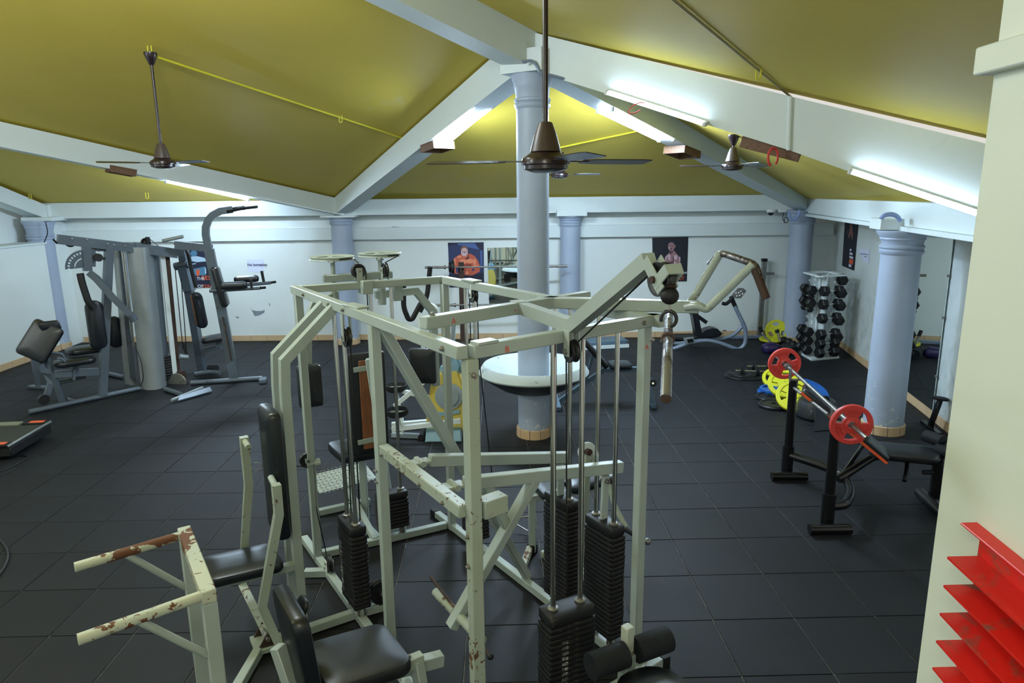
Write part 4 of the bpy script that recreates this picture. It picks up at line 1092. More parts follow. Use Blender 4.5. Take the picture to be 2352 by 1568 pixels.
MB().disc(pM(408, 878, -.02), (mn + md * 1.2), .13, .03).build('wheel', 'steel', mg)
mb('pulley_housing', [pM(415, 852), pM(424, 893)], .07, .09, 'rust', md)
# low pulley foot plate lying on the floor
fpp = [hz(408, 921, .02), hz(413, 911, .05), hz(482, 889, .05), hz(487, 899, .02)]
MB().prism(fpp, .02).build('foot_plate', 'greymetal', mg)
mt('foot_bar', [hz(394, 919, .04), hz(465, 890, .05)], .02, 'silver'); mt('floor_rail', [hz(380, 893, .03), hz(415, 905, .03)], .03)
for q in ((166, 548), (200, 550), (247, 560), (262, 562), (288, 565)): MB().sphere(pM(*q, -.05), .014, 8).build('bolt', 'silver', mg)
# ================================================================ FANS, CONDUITS, BOXES, PRINTS, MIRRORS
def plane3(a, b, c):
    a, b, c = V(a), V(b), V(c); n = (b - a).cross(c - a).normalized(); return a, n
PP = plane3(HUB, top(BL, 2.45), HUB2)
PQ = plane3(HUB, top(EC, 2.80), APX)
PBk = plane3(HUB, top(BR, 2.39) + V((.1, .3, 0)), top(BL, 2.45) + V((-.1, .2, 0)))
PS = plane3(HUB, top(e3, 2.30), top(BR, 2.38))
PLf = plane3(top(BL, 2.45), top(FL_, 2.42) + V((-.2, .2, 0)), HUB2)
def onpl(px, py, pl): return onp(px, py, pl[0], pl[1])
def fan(label, pos, zc_, zh, angs, rr=.58, pitch=.16):
    """pos: x,y; zc_: canopy top; zh: blade level"""
    x, y = pos[0], pos[1]; o = V((x, y, 0))
    c = thing('ceiling_fan', label, 'fan', (x, y, zc_), 'ceiling fans')
    MB().lathe([(.0, .0), (.062, .0), (.062, -.012), (.05, -.05), (.028, -.10), (.02, -.115), (0, -.115)], o + gz * zc_, gz, 20).build('canopy', 'fanbrown', c)
    MB().cyl(o + gz * (zc_ - .10), o + gz * (zh + .13), .0135, seg=12).build('down_rod', 'fanbrown', c)
    MB().lathe([(.016, .20), (.034, .195), (.052, .15), (.072, .08), (.078, .055), (0, .055)], o + gz * zh, gz, 24).build('motor_cone', 'fangrey', c)
    MB().lathe([(.07, .055), (.098, .035), (.118, .022), (.122, .010), (.122, -.008), (.112, -.012), (.112, -.030), (.10, -.036), (.06, -.048), (0, -.05)], o + gz * zh, gz, 32).build('motor_housing', 'fanbrown', c)
    for a in angs:
        d = V((cos(R_(a)), sin(R_(a)), 0)); s = V((-d.y, d.x, 0)); n = (gz + s * pitch).normalized(); s2 = n.cross(d)
        b0 = o + gz * (zh + .008)
        pts = [(.20, -.035), (.26, -.052), (rr * .9, -.058), (rr, -.048), (rr, .048), (rr * .9, .058), (.26, .052), (.20, .035)]
        bl_ = MB().prism([b0 + d * p + s2 * q for p, q in pts], .004, n).build('blade', 'fanbrown', c)
        MB().bar(b0 + d * .09, b0 + d * .24, .03, .006, bev=.001).build('blade_iron', 'fanbrown', bl_)
    return c
p = onpl(345, 121, PP); fan('brown ceiling fan on a long rod at the left of the yellow slope', p, p.z, hat(376, p.x, p.y), (92, 212, 336))
p = atz(1253, 374, 3.45); fan('large brown ceiling fan hanging nearest the stair in front of the column', p, zq(p.x, p.y), p.z, (20, 174, 287), .60)
p = onpl(1686, 309, PS); fan('short brown ceiling fan under the slope beyond the big beam', p, p.z, hat(382, p.x, p.y), (30, 182, 282))
p = onpl(1285, 350, PBk); fan('brown ceiling fan half hidden behind the central column', p, p.z, hat(402, p.x, p.y), (5, 125, 245))
def pipe(label, pts, r, m, cat='pipe', nm='conduit', bend=0.0): return tag(MB().tube(pts, r, 8, bend).build(nm, m, o=V(pts[0])), label, cat)
MT['olivepipe'] = plain('olive grey conduit', rgb(138, 130, 84), .5, 0, .1, 6)
dnp = V((0, 0, -.014))
pipe('long yellow painted conduit running from the left fan to the beam', [onpl(362, 128, PP) + dnp, onpl(935, 318, PP) + dnp], .012, 'yellowpipe')
pipe('yellow conduit on the far slope right of the central column', [onpl(1284, 337, PBk) + dnp, onpl(1462, 299, PBk) + dnp], .011, 'yellowpipe')
pipe('thin conduit crossing the upper right yellow slope down to the big beam', [onpl(1540, -12, PQ) + dnp, onpl(1818, 219, PQ) + dnp], .009, 'olivepipe')
def hook(label, pt, dr, s=.05, m='yellowpipe'):
    d = V(dr).normalized(); q = V(pt)
    return tag(MB().tube([q - d * s * .35, q - d * s * .35 - gz * s * 1.6, q + d * s * .35 - gz * s * 1.6, q + d * s * .35], .006, 6, s * .6).build('ceiling_hook', m, o=q), label, 'hook')
hook('yellow U-shaped hook below the long yellow conduit', onpl(782, 265, PP), (1, 0, 0))
hook('yellow U-shaped hook on the slope under the left tube light', onpl(337, 442, PLf), (1, 0, 0), .06)
hook('yellow U-shaped hook at the far left end of the yellow slope', onpl(68, 445, PLf), (1, 0, 0), .05)
hook('oval yellow hook on the thin conduit of the upper right slope', onpl(1743, 155, PQ), (1, 0, 0), .05)
hook('pair of yellow hook ends above the left fan', onpl(344, 116, PP) + gz * .05, (1, 0, 0), .05)
def open_box(label, a, b, w, h, m='wood'):
    """wooden box open underneath, a-b its long axis at mid height"""
    a, b = V(a), V(b); d = (b - a).normalized(); _, s, u = frame_of(d); L = (b - a).length; c = (a + b) / 2
    t = thing('batten_box', label, 'box', c)
    MB().box(c + u * (h / 2 - .006), (L, w, .012), (d, s, u)).build('lid', m, t)
    for k in (-1, 1):
        MB().box(c + s * k * (w / 2 - .006), (L, .012, h), (d, s, u), .001).build('long_side', m, t)
        MB().box(c + d * k * (L / 2 - .006), (.012, w - .026, h), (d, s, u), .001).build('end_side', m, t)
    return t
open_box('brown open wooden box under the left sloping beam', onbeam(247, 387, BL, HUB2, .02), onbeam(308, 398, BL, HUB2, .02), .24, .09)
open_box('brown open wooden box under the beam left of the column', onbeam(990, 343, HUB, BL, .02), onbeam(1028, 340, HUB, BL, -.02) * .4 + onbeam(1015, 327, HUB, BL, .0) * .6, .30, .09)
open_box('brown open wooden box under the beam right of the column', onbeam(1548, 343, HUB, BR, 0), onbeam(1585, 357, HUB, BR, 0), .30, .09)
tag(MB().bar(onbeam(1703, 324, HUB, EC, -.02), onbeam(1838, 358, HUB, EC, -.02), .05, .10).build('wooden_batten', 'wood', o=onbeam(1703, 324, HUB, EC, 0)), 'brown wooden plank fixed under the big beam on the right', 'plank')
pipe('vertical white cable strip on the face of the big beam', [onbeam(1815, 224, HUB, EC, -.13), onbeam(1811, 345, HUB, EC, -.13)], .018, 'beam', 'strip', 'cable_strip')
q = onbeam(1776, 352, HUB, EC, -.15)
pipe('coil of red taped wire hanging below the wooden plank', [q + V((.04 * cos(a) * 1.0, .0, .07 * sin(a) - .03)) for a in [R_(250) - k * R_(300) / 10 for k in range(11)]], .010, 'redtape', 'wire', 'wire_coil')
q = onbeam(1462, 248, HUB, EC, -.22)
pipe('pale orange wire loop hanging from the tube on the big beam', [q + V((.07 * cos(a), 0, .035 * sin(a) + .03 * cos(a))) for a in [k * pi / 6 for k in range(11)]], .005, 'redtape', 'wire', 'wire_loop')
def hubp(px, py): return aty(px, py, 6.58)
pipe('grey hose snaking round the top of the central column', [hubp(1200, 142), hubp(1222, 138), hubp(1234, 152), hubp(1240, 168), hubp(1262, 172), hubp(1300, 182)], .014, 'bikegrey', 'hose', 'hose', .06)
# things high on the far wall
def wbk(px, py, off=0.0): return onp(px, py, WB0 + wn * off, wn)
q = wbk(1771, 481, .30)
cc = thing('security_camera', 'white dome security camera under the ring beam in the far right corner', 'camera', q)
MB().lathe([(0, .0), (.07, .0), (.075, -.03), (.062, -.05), (0, -.05)], q, gz, 20).build('camera_base', 'whiteplastic', cc); MB().sphere(q - gz * .05, .05, 16).build('camera_dome', 'darkglass', cc)
q = wbk(1797, 484, .34)
tag(MB().box(q, (.12, .08, .05), None, .004).build('junction_box', 'whiteplastic', o=q), 'small white junction box beside the dome camera', 'box')
pipe('tangle of thin dark cables hanging beside the dome camera', [wbk(1800, 488, .30), wbk(1797, 503, .30), wbk(1806, 514, .3), wbk(1812, 503, .3), wbk(1803, 497, .3), wbk(1801, 512, .3)], .006, 'cable', 'cable', 'cable_tangle', .04)
pipe('pale blue hose looped on top of the corner column', [aty(1812, 486, 11.0), aty(1813, 502, 11.0), aty(1822, 506, 11.0), aty(1834, 498, 11.0), aty(1837, 482, 11.0)], .022, 'bluepipe', 'hose', 'hose', .1)
rh = RC.y - .2
pipe('pale blue hose arching over the block of the right-hand column', [aty(2024, 502, rh), aty(2030, 494, rh), aty(2048, 491, rh), aty(2062, 497, rh), aty(2068, 508, rh)], .022, 'bluepipe', 'hose', 'hose', .08)
pipe('thin dark cable hanging on the wall beside the corner column', [rw(1872, 508, .02), rw(1871, 530, .02), rw(1872, 545, .02), rw(1866, 560, .02)], .006, 'cable', 'cable', 'wall_cable')
pipe('thin dark wire beside the left corner column', [V((-7.35, 11.45, 2.15)), V((-7.33, 11.45, 1.98)), V((-7.42, 11.45, 1.82))], .008, 'cable', 'cable', 'wall_cable', .1)
# ---- posters and notices
def flatmat(nm, r, g, b): MT[nm] = plain(nm, rgb(r, g, b), .55, 0, .04, 8)
for nm, c in dict(pnavy=(38, 48, 92), pdeep=(22, 26, 52), pblue=(70, 96, 150), pskin=(196, 92, 66), pskinlit=(226, 138, 104), pskindk=(140, 52, 40), pface=(206, 170, 172), phair=(120, 84, 66), pink=(30, 30, 44), bskin=(150, 112, 116), bskinlit=(196, 168, 182), bskindk=(84, 58, 66), tealp=(70, 120, 150), paleprint=(170, 196, 216), orangeprint=(214, 92, 60), black2=(14, 20, 34), dimskin=(120, 84, 72)).items(): flatmat(nm, *c)
def printed(name, label, cat, fn, corners, base, shapes, z, org, texts=(), th=.004, group=None):
    """fn(px,py,off) surveys the wall; corners & shapes in picture units local to org=(x0,y0,scale)"""
    cs = [fn(*c, .004 + th / 2) for c in corners]
    c = sum(cs, V((0, 0, 0))) / len(cs)
    t = thing(name, label, cat, c)
    MB().prism(cs, th).build('sheet', base, t)
    for k, (mname, pts) in enumerate(shapes):
        MB().poly([fn(org[0] + x / org[2], org[1] + y / org[2], .0065 + th + k * .00025) for x, y in pts]).build('print', mname, t, smooth=False)
    for body, size, px, py, mname in texts:
        a = fn(px, py, .008 + th + .006); b = fn(px + 10, py, .008 + th + .006); X = (b - a).normalized(); X.z = 0
        text(body, size, a, X, gz, mname, parent=t, bold=.001)
    return t
def ell(cx, cy, rx, ry, n=18): return [(cx + rx * cos(2 * pi * k / n), cy + ry * sin(2 * pi * k / n)) for k in range(n)]
# orange-skinned bodybuilder poster (picture units: 12.54 per pixel from 1020,545)
sh = [('pdeep', [(110, 155), (1130, 150), (1130, 360), (650, 290), (380, 200), (110, 250)]), ('pblue', [(380, 170), (880, 165), (1020, 350), (700, 290), (400, 215)]), ('pblue', [(1040, 380), (1100, 390), (1100, 850), (1050, 840)]),
      ('pskin', [(250, 780), (255, 680), (300, 590), (420, 510), (520, 470), (760, 470), (880, 540), (960, 640), (1000, 740), (1040, 830), (1030, 930), (960, 960), (820, 880), (780, 1100), (450, 1060), (430, 860), (330, 870), (260, 850)]),
      ('pskin', [(250, 860), (340, 860), (350, 1010), (420, 1040), (400, 1060), (230, 1010)]), ('pskin', [(1030, 900), (1020, 990), (830, 1090), (640, 1100), (600, 1000), (660, 950), (760, 1010), (900, 930)]),
      ('pskinlit', ell(540, 700, 100, 70)), ('pskinlit', ell(740, 680, 110, 65)), ('pskinlit', ell(440, 560, 60, 34)), ('pskinlit', ell(880, 700, 45, 90)), ('pskinlit', ell(300, 700, 34, 100)), ('pskinlit', ell(920, 830, 80, 40)), ('pskinlit', ell(660, 1020, 60, 50)),
      ('pskindk', [(430, 770), (600, 760), (620, 860), (610, 1060), (590, 1060), (590, 860)]), ('pskindk', [(620, 770), (780, 760), (800, 850), (640, 860)]), ('pskindk', [(480, 900), (560, 890), (560, 930), (490, 940)]), ('pskindk', [(480, 960), (560, 950), (560, 990), (490, 1000)]),
      ('pink', [(590, 570), (720, 490), (710, 620), (640, 630)]), ('pskin', [(510, 470), (700, 480), (690, 560), (620, 600), (540, 560)]), ('pface', ell(585, 420, 98, 130)), ('phair', [(480, 400), (475, 320), (520, 255), (590, 235), (660, 270), (690, 330), (690, 420), (665, 330), (590, 295), (510, 325)]),
      ('pink', [(515, 395), (565, 400), (565, 412), (515, 408)]), ('pink', [(605, 400), (655, 393), (655, 406), (605, 412)]), ('pskindk', [(575, 410), (595, 410), (605, 455), (570, 455)]), ('whiteprint', ell(588, 490, 34, 12)),
      ('pdeep', [(130, 1080), (440, 1060), (800, 1110), (1140, 1000), (1150, 1400), (150, 1420)])]
printed('poster', 'poster of a bodybuilder with orange-tanned skin, square to the room on the back wall', 'poster', wbk, [(1029, 557), (1111, 556), (1112, 659), (1033, 660)], 'pnavy', sh, 0, (1020, 545, 12.54))
# second athlete poster (12.54 per pixel from 1480,535)
sh = [('bskin', [(590, 800), (600, 680), (700, 590), (730, 520), (850, 500), (900, 560), (980, 650), (1040, 700), (1030, 860), (1000, 1040), (960, 1080), (680, 1040), (640, 980), (620, 860)]),
      ('bskinlit', [(600, 690), (690, 600), (700, 640), (640, 720), (615, 800), (600, 800)]), ('bskinlit', [(1000, 680), (1040, 710), (1025, 900), (1000, 1000), (1010, 820)]), ('bskinlit', ell(720, 700, 34, 90)), ('bskinlit', ell(880, 870, 34, 50)), ('bskinlit', ell(900, 700, 50, 70)),
      ('bskindk', [(660, 830), (820, 820), (830, 890), (680, 880)]), ('bskindk', [(820, 650), (850, 720), (840, 980), (820, 980)]), ('bskindk', [(680, 930), (800, 930), (800, 950), (680, 950)]), ('bskindk', [(680, 990), (800, 990), (800, 1005), (680, 1005)]), ('bskindk', [(720, 520), (850, 520), (780, 600), (730, 590)]),
      ('bskin', ell(775, 390, 95, 135)), ('bskin', ell(880, 380, 22, 40)), ('pink', [(690, 330), (700, 240), (760, 215), (850, 240), (880, 320), (850, 270), (780, 268), (710, 280)]), ('bskindk', [(700, 362), (760, 368), (760, 382), (700, 380)]), ('bskindk', [(790, 368), (845, 360), (845, 378), (790, 382)]), ('bskindk', [(750, 430), (790, 430), (800, 460), (740, 460)]), ('bskindk', ell(770, 480, 30, 8)), ('bskinlit', ell(715, 430, 16, 50)),
      ('tealp', ell(530, 915, 60, 45))]
printed('poster', 'dark poster of a shirtless man with white and red lettering on the back wall', 'poster', wbk, [(1498, 546), (1581, 544), (1577.5, 646), (1500, 647.5)], 'black2', sh, 0, (1480, 535, 12.54),
        [('EXCUSES', .048, 1520, 628, 'whiteprint'), ('ONS ARE', .048, 1553, 628.5, 'whiteprint'), ("DON'S", .048, 1546, 635, 'whiteprint'), ('RESULT', .078, 1537, 643, 'redprint')][1:])
# left poster behind the multi gym
sh = [('tealp', ell(445, 582, 8, 7)), ('paleprint', [(430, 590), (452, 588), (470, 592), (474, 600), (452, 602), (430, 597)]), ('paleprint', [(424, 608), (450, 604), (450, 606), (424, 610)]), ('tealp', [(440, 618), (470, 612), (473, 632), (444, 632)]), ('tealp', ell(440, 630, 5, 4)), ('paleprint', [(470, 612), (473, 616), (474, 628), (471, 628)]),
      ('orangeprint', ell(452, 621, 1.8, 3)), ('orangeprint', ell(457, 621, 1.8, 3)), ('orangeprint', [(450, 622), (459, 622), (457, 634), (452, 634)])]
printed('poster', 'dark blue poster with orange and white words behind the grey multi gym', 'poster', wbk, [(418, 563), (489, 562), (490, 660), (421, 662)], 'pdeep', sh, 0, (0, 0, 1.0),
        [('BE', .06, 441, 633, 'orangeprint'), ('THE', .075, 452, 643, 'whiteprint'), ('BEST', .105, 463.5, 642.5, 'orangeprint'), ('OF', .08, 454, 661 - 0.5, 'whiteprint'), ('YOU', .08, 464.5, 660.5, 'orangeprint')][1:])
printed('notice', 'white paper notice reading No horseplay taped to the back wall', 'sign', wbk, [(567, 596), (605.5, 595.5), (607.5, 623), (598, 625), (583, 625), (570, 623)], 'paper', [], 0, (0, 0, 1.0), [('No horseplay', .062, 568.5, 610.5, 'ink')], .002)
# right wall prints
rwp = lambda px, py, off=0.0: rw(px, py, off)
sh = [('dimskin', [(1952, 516), (1957, 512), (1958, 528), (1960, 535), (1958, 549), (1956, 549), (1955, 538), (1950, 546), (1947, 545), (1951, 532)]), ('bskindk', [(1944, 535), (1948, 527), (1950, 540)]), ('orangeprint', [(1951.5, 594), (1960.5, 597), (1958.5, 608), (1949.5, 604)]), ('whiteprint', [(1952, 571), (1956, 572), (1955, 577), (1951.5, 576)]), ('whiteprint', [(1951.5, 579), (1958.5, 581), (1958, 586), (1951, 584)]), ('whiteprint', [(1951, 587), (1960, 590), (1959, 595), (1951, 592)]), ('whiteprint', [(1949.5, 606), (1955.5, 608), (1955, 614), (1949, 612)])]
printed('poster', 'narrow dark framed poster with orange block on the right wall by the dumbbell rack', 'poster', rwp, [(1942, 499), (1971.5, 505), (1961, 621), (1935, 610)], 'black2', sh, 0, (0, 0, 1.0), [], .012)
printed('notice', 'torn white paper notice beside the framed poster on the right wall', 'sign', rwp, [(1970, 571), (1997.5, 572), (1995, 605), (1983, 601)], 'paper', [('ink', [(1975, 581.5), (1994, 584), (1994, 585.5), (1975, 583)]), ('ink', [(1985, 588), (1991, 589.5), (1991, 591), (1985, 589.5)])], 0, (0, 0, 1.0), [], .002)
sh = [('tealp', [(2034 - k * .5 + d, 565 + k * 6.3 + d * .33), (2037 - k * .5 + d, 566 + k * 6.3 + d * .33), (2037 - k * .5 + d, 568.5 + k * 6.3 + d * .33), (2034 - k * .5 + d, 567.5 + k * 6.3 + d * .33)]) for k in range(15) for d in (0, 7, 14)]
printed('poster', 'black chart of small figures partly hidden behind the right-hand column', 'poster', rwp, [(2036, 552), (2074, 563), (2062, 671), (2024, 655)], 'black2', sh, 0, (0, 0, 1.0), [], .006)
printed('notice', 'red paper sign peeping out beside the right-hand column capital', 'sign', rwp, [(2036, 530), (2052, 533), (2051, 548), (2034.5, 545)], 'redprint', [], 0, (0, 0, 1.0), [], .003)
# mirrors
q = [wbk(1119, 569, .012), wbk(1252, 566, .012), wbk(1253, 703, .012), wbk(1124, 706, .012)]
mr = thing('wall_mirror', 'frameless mirror on the back wall partly hidden by the central column', 'mirror', q[0]); MB().prism(q, .008).build('glass', 'mirror', mr)
q = [rw(2074, 536, .02), rw(2187, 541, .02), rw(2142, 942, .02), rw(2056, 880, .02)]
q[0] = V((q[0].x, q[0].y, q[1].z)); q[3] = V((q[0].x, q[0].y, q[2].z)); q[1] = V((q[2].x, q[2].y, q[1].z))
mr = thing('wall_mirror', 'tall mirror on the right wall beside the broad column', 'mirror', q[3]); MB().prism(q, .008).build('glass', 'mirror', mr)
for z in (.5, 1.15, 1.6): MB().box(V((q[1].x, q[1].y, z)) + rn * .006, (.03, .02, .03), (rd, rn, gz), .002).build('mirror_clip', 'steel', mr)
# patches where the wall paint has flaked, modelled as thin chips of bare plaster
MT['bare'] = plain('bare grey plaster', rgb(128, 138, 146), .9, 0, .12, 20)
def flake(pts, fn=wbk, off=.0015):
    return MB().prism([fn(*p, off) for p in pts], .002)
back = bpy.data.objects['wall_back']
for k, pts in enumerate(([(574, 705), (579, 712), (590, 714), (601, 714), (608, 711), (607, 718), (596, 724), (585, 726), (580, 716)], [(541, 726), (549, 728), (548, 731), (543, 730)], [(617, 695), (620, 697), (621, 703), (619, 702)],
                         [(893, 548 - 25), (903, 520), (918, 521), (908, 524)], [(1106, 527), (1118, 522), (1130, 526), (1146, 529), (1130, 533), (1112, 532)], [(762, 527), (772, 526), (776, 530), (766, 532)])):
    z = wbk(pts[0][0], pts[0][1], 0)
    off = .0015
    flake(pts, off=off if k < 3 else .0015).build('paint_flake', 'bare', back)
# ================================================================ THINGS ON THE FLOOR
def pz(px, py, y): return aty(px, py, y)
# ---- elliptical trainer
EY = 6.92
el = thing('elliptical_trainer', 'yellow and pale blue elliptical trainer left of the central column', 'exercise machine', (-.55, EY, 0))
e_ = lambda px, py, dy=0.0: aty(px, py, EY + dy)
MB().prism([e_(982, 984), (e_(980, 940)), e_(990, 884), e_(1003, 853), e_(1052, 842), e_(1068, 890), e_(1070, 984)], .16, bev=.02).build('shell', 'elyellow', el)
MB().prism([e_(988, 952, -.09), e_(988, 943, -.09), e_(1020, 947, -.09), e_(1056, 940, -.09), e_(1056, 948, -.09), e_(1020, 955, -.09)], .01).build('shell_stripe', 'elblue', el)
MB().lathe([(.02, .035), (.10, .03), (.105, .02), (.140, .015), (.146, 0), (0, 0)], e_(1031, 910, -.085), (0, -1, 0), 36).build('flywheel_cover', 'elgrey', el)
MB().prism([e_(1005, 860), e_(1012, 842), e_(1050, 812), e_(1062, 836), e_(1056, 866), e_(1012, 876)], .15, bev=.03).build('top_cover', 'elblue', el)
MB().prism([hz(980, 1003, 0) + gz * .003, e_(982, 976), e_(1060, 974), hz(1062, 1002, 0) + gz * .003], .34, (0, 1, 0), bev=.01).build('base_block', 'elblue', el)
MB().tube([e_(1031, 818), e_(1056, 868)], .020, 10).build('mast', 'white', el)
MB().tube([e_(1035, 850), e_(1040, 790), e_(1042, 740)], .022, 10).build('console_post', 'elgrey', el)
for dy, pts in ((-.16, [(906, 932), (984, 868)]), (.16, [(925, 898), (990, 914)])):
    MB().bars([e_(*q, dy) for q in pts], .045, .04).build('crank_arm', 'white', el)
for dy, pts, pd in ((-.2, [(900, 985), (1058, 966)], (912, 950)), (.2, [(900, 975), (1056, 962)], (910, 893))):
    MB().bars([e_(*q, dy) for q in pts], .05, .045).build('pedal_rail', 'white', el)
    c = e_(*pd, dy)
    MB().lathe([(.0, -.02), (.09, -.02), (.115, .0), (.12, .05), (.105, .05), (.095, .012), (0, .008)], c, gz, 20).build('pedal', 'rubber', el)
    MB().pad(c + gz * .012, (.15, .11, .008), ((1, 0, 0), (0, 1, 0), gz), .002).build('pedal_mat', 'treadrail', el)
    MB().cyl(V((c.x + .05, c.y, .09)), c - gz * .02, .018).build('pedal_link', 'white', el)
MB().bar(hz(900, 998, .03), hz(968, 1001, .03), .05, .05).build('rear_foot', 'elgrey', el); MB().cyl(hz(970, 996, .035) - V((0, .12, 0)), hz(970, 1001, .035) + V((0, .12, 0)), .034).build('foot_cap', 'rubber', el)
MB().tube([e_(927, 650, -.25), e_(927, 707, -.25), e_(938, 733, -.25), e_(947, 733, -.24), e_(966, 697, -.2), e_(975, 690, -.2)], .026, 10, .08).build('arm_handle', 'rubber', el)
MB().tube([e_(988, 612, .25), e_(981, 682, .25), e_(964, 716, .22)], .026, 10, .08).build('arm_handle', 'rubber', el)
MB().tube([e_(964, 716, .22), e_(962, 740, .2), e_(985, 880, .18)], .02, 10, .05).build('arm_lever', 'white', el); MB().tube([e_(972, 692, -.2), e_(1004, 706, -.2), e_(1000, 860, -.19)], .02, 10, .05).build('arm_lever', 'white', el)
# ---- barbell rack by the mirror with two bars
RY = 11.42
br0 = thing('barbell_stand', 'brown two-post barbell stand against the back wall by the mirror', 'rack', (-.6, RY, 0))
for px in (1064, 1222):
    b = aty(px, 786, RY); b.z = 0
    MB().bar(b + gz * .001, V((b.x, b.y, hat(602, b.x, b.y))), .09, .06, up=(0, 1, 0)).build('post', 'rust' if px < 1100 else 'steel', br0)
    for py in (616, 703):
        z = hat(py, b.x, b.y); MB().bars([V((b.x, b.y - .03, z - .015)), V((b.x, b.y - .12, z - .02)), V((b.x, b.y - .13, z + .035))], .05, .012, up=(1, 0, 0)).build('bar_hook', 'steel', br0)
    MB().bar(b + V((0, -.25, .03)), b + V((0, .22, .03)), .06, .05).build('post_foot', 'steel', br0)
def barbell(label, a, b, plates=(), r=.014, m='steel', group=None):
    a, b = V(a), V(b); d = (b - a).normalized(); L = (b - a).length
    t = thing('barbell', label, 'barbell', (a + b) / 2)
    MB().cyl(a + d * .3, b - d * .3, r, seg=12).build('bar', m, t)
    for q, s in ((a, 1), (b, -1)): MB().cyl(q, q + d * s * .32, r * 1.55, seg=14).build('sleeve', 'steel', t); MB().disc(q + d * s * .33, d, r * 2.4, .03, 16).build('collar', 'steel', t)
    for at, rad, th, mm in plates: MB().disc(a + d * at, d, rad, th, 28, r * 1.6).build('plate', mm, t)
    return t
ba = aty(976, 614, RY - .105); bb = aty(1303, 611, RY - .105)
barbell('upper barbell with one dark plate on the stand by the mirror', ba, bb, [(.46, .12, .045, 'iron'), (.41, .09, .03, 'iron')])
ba = aty(1000, 701, RY - .105); bb = aty(1290, 697, RY - .105)
barbell('lower bare barbell on the stand by the mirror', ba, bb)
# ---- blue-grey incline bench
BY = 7.85
bn = thing('incline_bench', 'blue-grey incline weight bench beyond the bowl ledge', 'bench', (1.3, BY, 0))
k_ = lambda px, py, dy=0.0: aty(px, py, BY + dy)
def bb_(name, pts, w=.05, h=.05, m='benchblue', up=(0, 1, 0)): return MB().bars(pts, w, h, up).build(name, m, bn)
bb_('rear_leg', [k_(1281, 924, .1), k_(1392, 845, .05)]); bb_('seat_rail', [k_(1392, 850), k_(1484, 846)])
fp_ = hz(1502, 932, .03); bb_('front_post', [V((fp_.x, fp_.y + .05, .05)), k_(1478, 822)], .06, .05)
MB().bar(hz(1499, 920, .03) + V((-.0, .3, 0)), hz(1502, 934, .03), .055, .05).build('front_foot', 'benchblue', bn); MB().bar(hz(1280, 925, .03) + V((0, -.25, 0)), hz(1280, 925, .03) + V((0, .3, 0)), .055, .05).build('rear_foot', 'benchblue', bn)
MB().cyl(k_(1500, 880, -.22), k_(1496, 874, .25), .042).build('leg_roller', 'foam', bn); MB().cyl(k_(1500, 880, -.225), k_(1500, 880, -.22), .012).build('roller_pin', 'chrome', bn)
ya = (k_(1334, 774) - k_(1392, 840)).normalized(); na = V((ya.z, 0, -ya.x)); na = na if na.z > 0 else -na
MB().pad((k_(1334, 774) + k_(1392, 840)) / 2, (.28, (k_(1334, 774) - k_(1392, 840)).length, .06), ((0, 1, 0), ya, na), .018, .004, .04).build('back_pad', 'vinyl', bn)
MB().pad(k_(1424, 838), (.26, .28, .06), ((1, 0, 0), (0, 1, 0), gz), .018, .006, .05).build('seat_pad', 'vinyl', bn)
bb_('support_strut', [k_(1362, 815, .02), k_(1345, 876, .05)], .035, .035)
for py in (829, 845, 857): MB().cyl(k_(1480 + (py - 829) * .22, py, -.035), k_(1480 + (py - 829) * .22, py, -.02), .012).build('post_bolt', 'rust' if py > 830 else 'iron', bn)
# ---- stepping platform by the wall
pl0, pl1 = hz(1322, 805, 0), hz(1445, 798, 0)
d = (pl1 - pl0).normalized(); n = V((-d.y, d.x, 0))
sp_ = thing('step_platform', 'low grey platform with white edge on the floor by the back wall', 'platform', (pl0 + pl1) / 2)
MB().box((pl0 + pl1) / 2 + n * .22 + gz * .09, ((pl1 - pl0).length, .40, .06), (d, n, gz), .01).build('deck', 'benchblue', sp_)
MB().box((pl0 + pl1) / 2 + n * .015 + gz * .03, ((pl1 - pl0).length, .03, .06), (d, n, gz), .004).build('edge_rail', 'white', sp_)
for s in (.08, .92):
    q = lerp(pl0, pl1, s) + n * .22; MB().box(q + gz * .03, (.06, .34, .058), (d, n, gz), .004).build('support', 'steel', sp_)
# ---- grey abdominal machine
AY = 11.02
ab = thing('abdominal_trainer', 'grey tube abdominal trainer with black seat near the back wall', 'exercise machine', (3.6, AY, 0))
a_ = lambda x, y, dy=0.0: aty(1500 + x / 6.032, 560 + y / 6.032, AY + dy)
def at_(name, pts, r, m='bikegrey', dy=0.0, bend=.12): return MB().tube([a_(x, y, dy) for x, y in pts], r, 10, bend).build(name, m, ab)
at_('frame_tube', [(275, 1452), (500, 1375), (740, 1325), (960, 1380), (1180, 1470), (1275, 1400), (1292, 1190), (1190, 980), (1135, 870)], .032, dy=-.2)
at_('frame_tube', [(110, 1335), (320, 1385), (480, 1360), (720, 1325)], .03, dy=.1); at_('frame_tube', [(760, 1312), (950, 1320), (1130, 1260), (1245, 1130)], .030)
at_('mast', [(1080, 730), (1120, 830), (1150, 890)], .035, 'rubber', -.1)
MB().prism([a_(1085, 715, -.12), a_(1180, 610, -.12), a_(1250, 612, -.12), a_(1292, 650, -.12), a_(1215, 752, -.12), a_(1150, 755, -.12)], .02, bev=.003).build('foot_plate', 'steel', ab)
for x, y in ((1150, 680), (1185, 675), (1215, 655), (1160, 720), (1200, 712), (1240, 690)): MB().cyl(a_(x, y, -.14), a_(x, y, -.125), .012).build('plate_stud', 'whiteplastic', ab)
at_('foot_bar', [(960, 822), (1010, 835), (1075, 780), (1110, 735)], .03, 'rubber', -.14)
